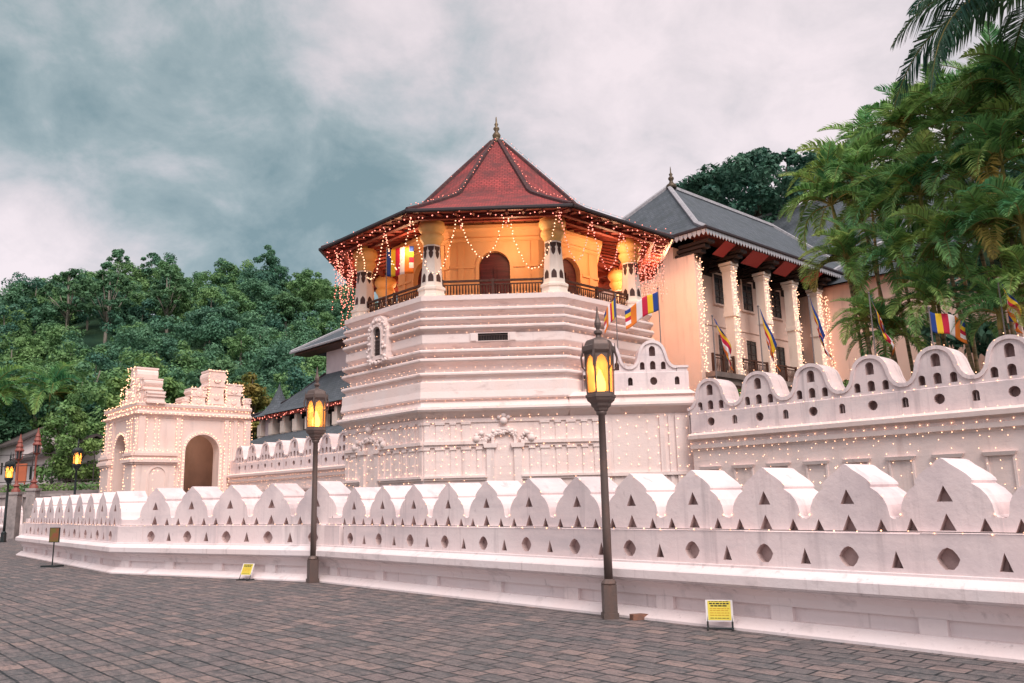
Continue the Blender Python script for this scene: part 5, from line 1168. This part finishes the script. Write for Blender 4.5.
PALMS = [
    ((13.43, 29.34, 3), (12.62, 30.67, 12.61), 1.00, 0, 'tall areca palm nearest the palace roof, leftmost of the high crowns'),
    ((14.77, 32.32, 3), (15.05, 32.46, 15.19), 1.05, 1, 'areca palm crown rising beside the palace rear roof'),
    ((15.79, 29.72, 3), (15.63, 30.34, 15.31), 1.10, 2, 'high areca palm whose crown meets the sky just left of the coconut fronds'),
    ((16.24, 28.48, 3), (16.38, 28.78, 15.09), 1.10, 3, 'high areca palm directly under the coconut fronds'),
    ((16.82, 27.11, 3), (17.04, 27.31, 15.02), 1.15, 0, 'highest areca palm near the right edge'),
    ((16.99, 25.44, 3), (17.25, 25.60, 14.50), 1.15, 1, 'high areca palm cut by the right edge of the picture'),
    ((12.33, 28.32, 3), (12.20, 28.91, 9.80), 0.85, 2, 'low areca palm with yellowing drooping fronds in front of the palace wing'),
    ((14.12, 28.58, 3), (13.83, 29.35, 11.70), 1.00, 3, 'areca palm in the middle height of the clump, left side'),
    ((14.39, 26.80, 3), (14.34, 27.31, 11.70), 1.00, 0, 'areca palm with leaning trunk in the middle of the clump'),
    ((15.85, 25.20, 3), (15.27, 26.28, 11.82), 1.00, 1, 'areca palm in the upper middle of the clump under the highest crowns'),
    ((15.57, 24.03, 3), (15.55, 24.49, 11.59), 1.00, 2, 'areca palm in the upper right of the clump'),
    ((13.57, 26.22, 3), (13.24, 27.03, 9.22), 0.90, 3, 'lower areca palm above the narrow limp flag'),
    ((14.20, 24.78, 3), (13.98, 25.47, 9.31), 0.90, 0, 'lower areca palm with slender trunk above the red and white flag'),
    ((14.87, 24.05, 3), (14.79, 24.59, 9.43), 0.90, 1, 'lower areca palm left of the pale flag pole'),
    ((15.16, 22.99, 3), (15.19, 23.40, 9.25), 0.90, 2, 'lower areca palm at the right edge above the blue flag'),
    ((11.69, 26.79, 3), (11.87, 27.04, 7.17), 0.60, 3, 'young short areca palm beside the palace wing, just above the inner wall'),
    ((13.98, 23.24, 3), (14.21, 23.45, 6.55), 0.60, 1, 'young short areca palm near the right edge behind the flags'),
]
#  [20.581 33.814 14.264] [17.886 33.8   11.627]
PALMS += [((15.6, 23.0, 3), (15.1, 23.6, 7.4), .75, 0, 'low areca palm at the right edge just above the inner wall'),
    ((12.4, 26.9, 3), (12.6, 27.0, 6.6), .75, 3, 'low areca palm in front of the bare palace wing wall'),
    ((13.4, 25.6, 3), (13.5, 25.7, 7.4), .8, 1, 'low areca palm left of the red and white flag'),
    ((17.6, 24.2, 3), (16.9, 25.0, 12.4), 1.1, 2, 'areca palm crown filling the right edge below the highest crowns'),
    ((17.2, 26.4, 3), (16.6, 27.2, 13.9), 1.1, 3, 'areca palm in the second row behind the highest crowns at the right'),
    ((14.2, 29.6, 3), (13.4, 30.4, 13.6), 1.05, 1, 'areca palm in the second row between the left crowns'),
    ((-55.5, 88, 4.5), (-56.0, 88, 13.5), 2.0, 0, 'palm on the lower hillside above the white building, farthest left'),
    ((-50.5, 90, 5), (-51.0, 90, 14.2), 1.9, 2, 'palm on the lower hillside just right of the farthest left palm')]
for b_, t_, sc, v, lab in PALMS: palm(lab, b_, t_, 1.0, sc, v)
tree('dark broadleaf tree filling the gaps behind the palm trunks at the right', 24.5, 34, 3, 14.5, 6.5, LEAF_DARK, 70, 200, .26, .12, BARKDARK)
Q, rb = palm_crown(19, 6.2, 96, 1.2, 1.6, LEAF_COCO, .030, lo=-16, hi=62, vee=-.05, rib=.05)
o = thing('palm_tree', 'coconut palm whose long feathery fronds hang into the upper right corner', 'palm', (19.0, 24.6, 3))
mb = MB(); mb.smooth = True; mb.tube([(0, 0, -.3), (-.6, -.5, 5), (-1.7, -1.4, 9.4), (-2.75, -2.15, 13.0)], [.24, .18, .15, .13], 10); mb.build('trunk', PALMBARK, o)
c = quads('crown', Q, LEAF_COCO, o, (-2.77, -2.17, 13.1)); rb.mat(SHEATH); rb.build('frond_ribs', None, c)
# two birds far up
BIRD = material('bird_feathers', (.03, .03, .035), .8)
for lab, p in (('tiny dark bird high in the cloud at the upper left', (-35.6, 62, 46.4)), ('tiny dark bird in the sky left of the red roof tip', (-5.5, 62, 44.0))):
    mb = MB(); mb.blob((0, 0, 0), .09, 8, 5, (2.2, .8, .8)); mb.add([(-.08, 0, .02), (.10, 0, .02), (.02, .40, .14), (-.06, .62, .08), (-.08, -.0, .045), (.10, -.0, .045), (.02, .40, .16), (-.06, .62, .10)], [(0, 1, 2, 3), (4, 7, 6, 5)])
    mb.add([(-.08, 0, .02), (.10, 0, .02), (.02, -.40, .14), (-.06, -.62, .08)], [(0, 3, 2, 1)]); mb.blob((.2, 0, .02), .06, 6, 4)
    o = mb.build('bird', BIRD, None, p, rz=.5); tag(o, lab, 'bird')
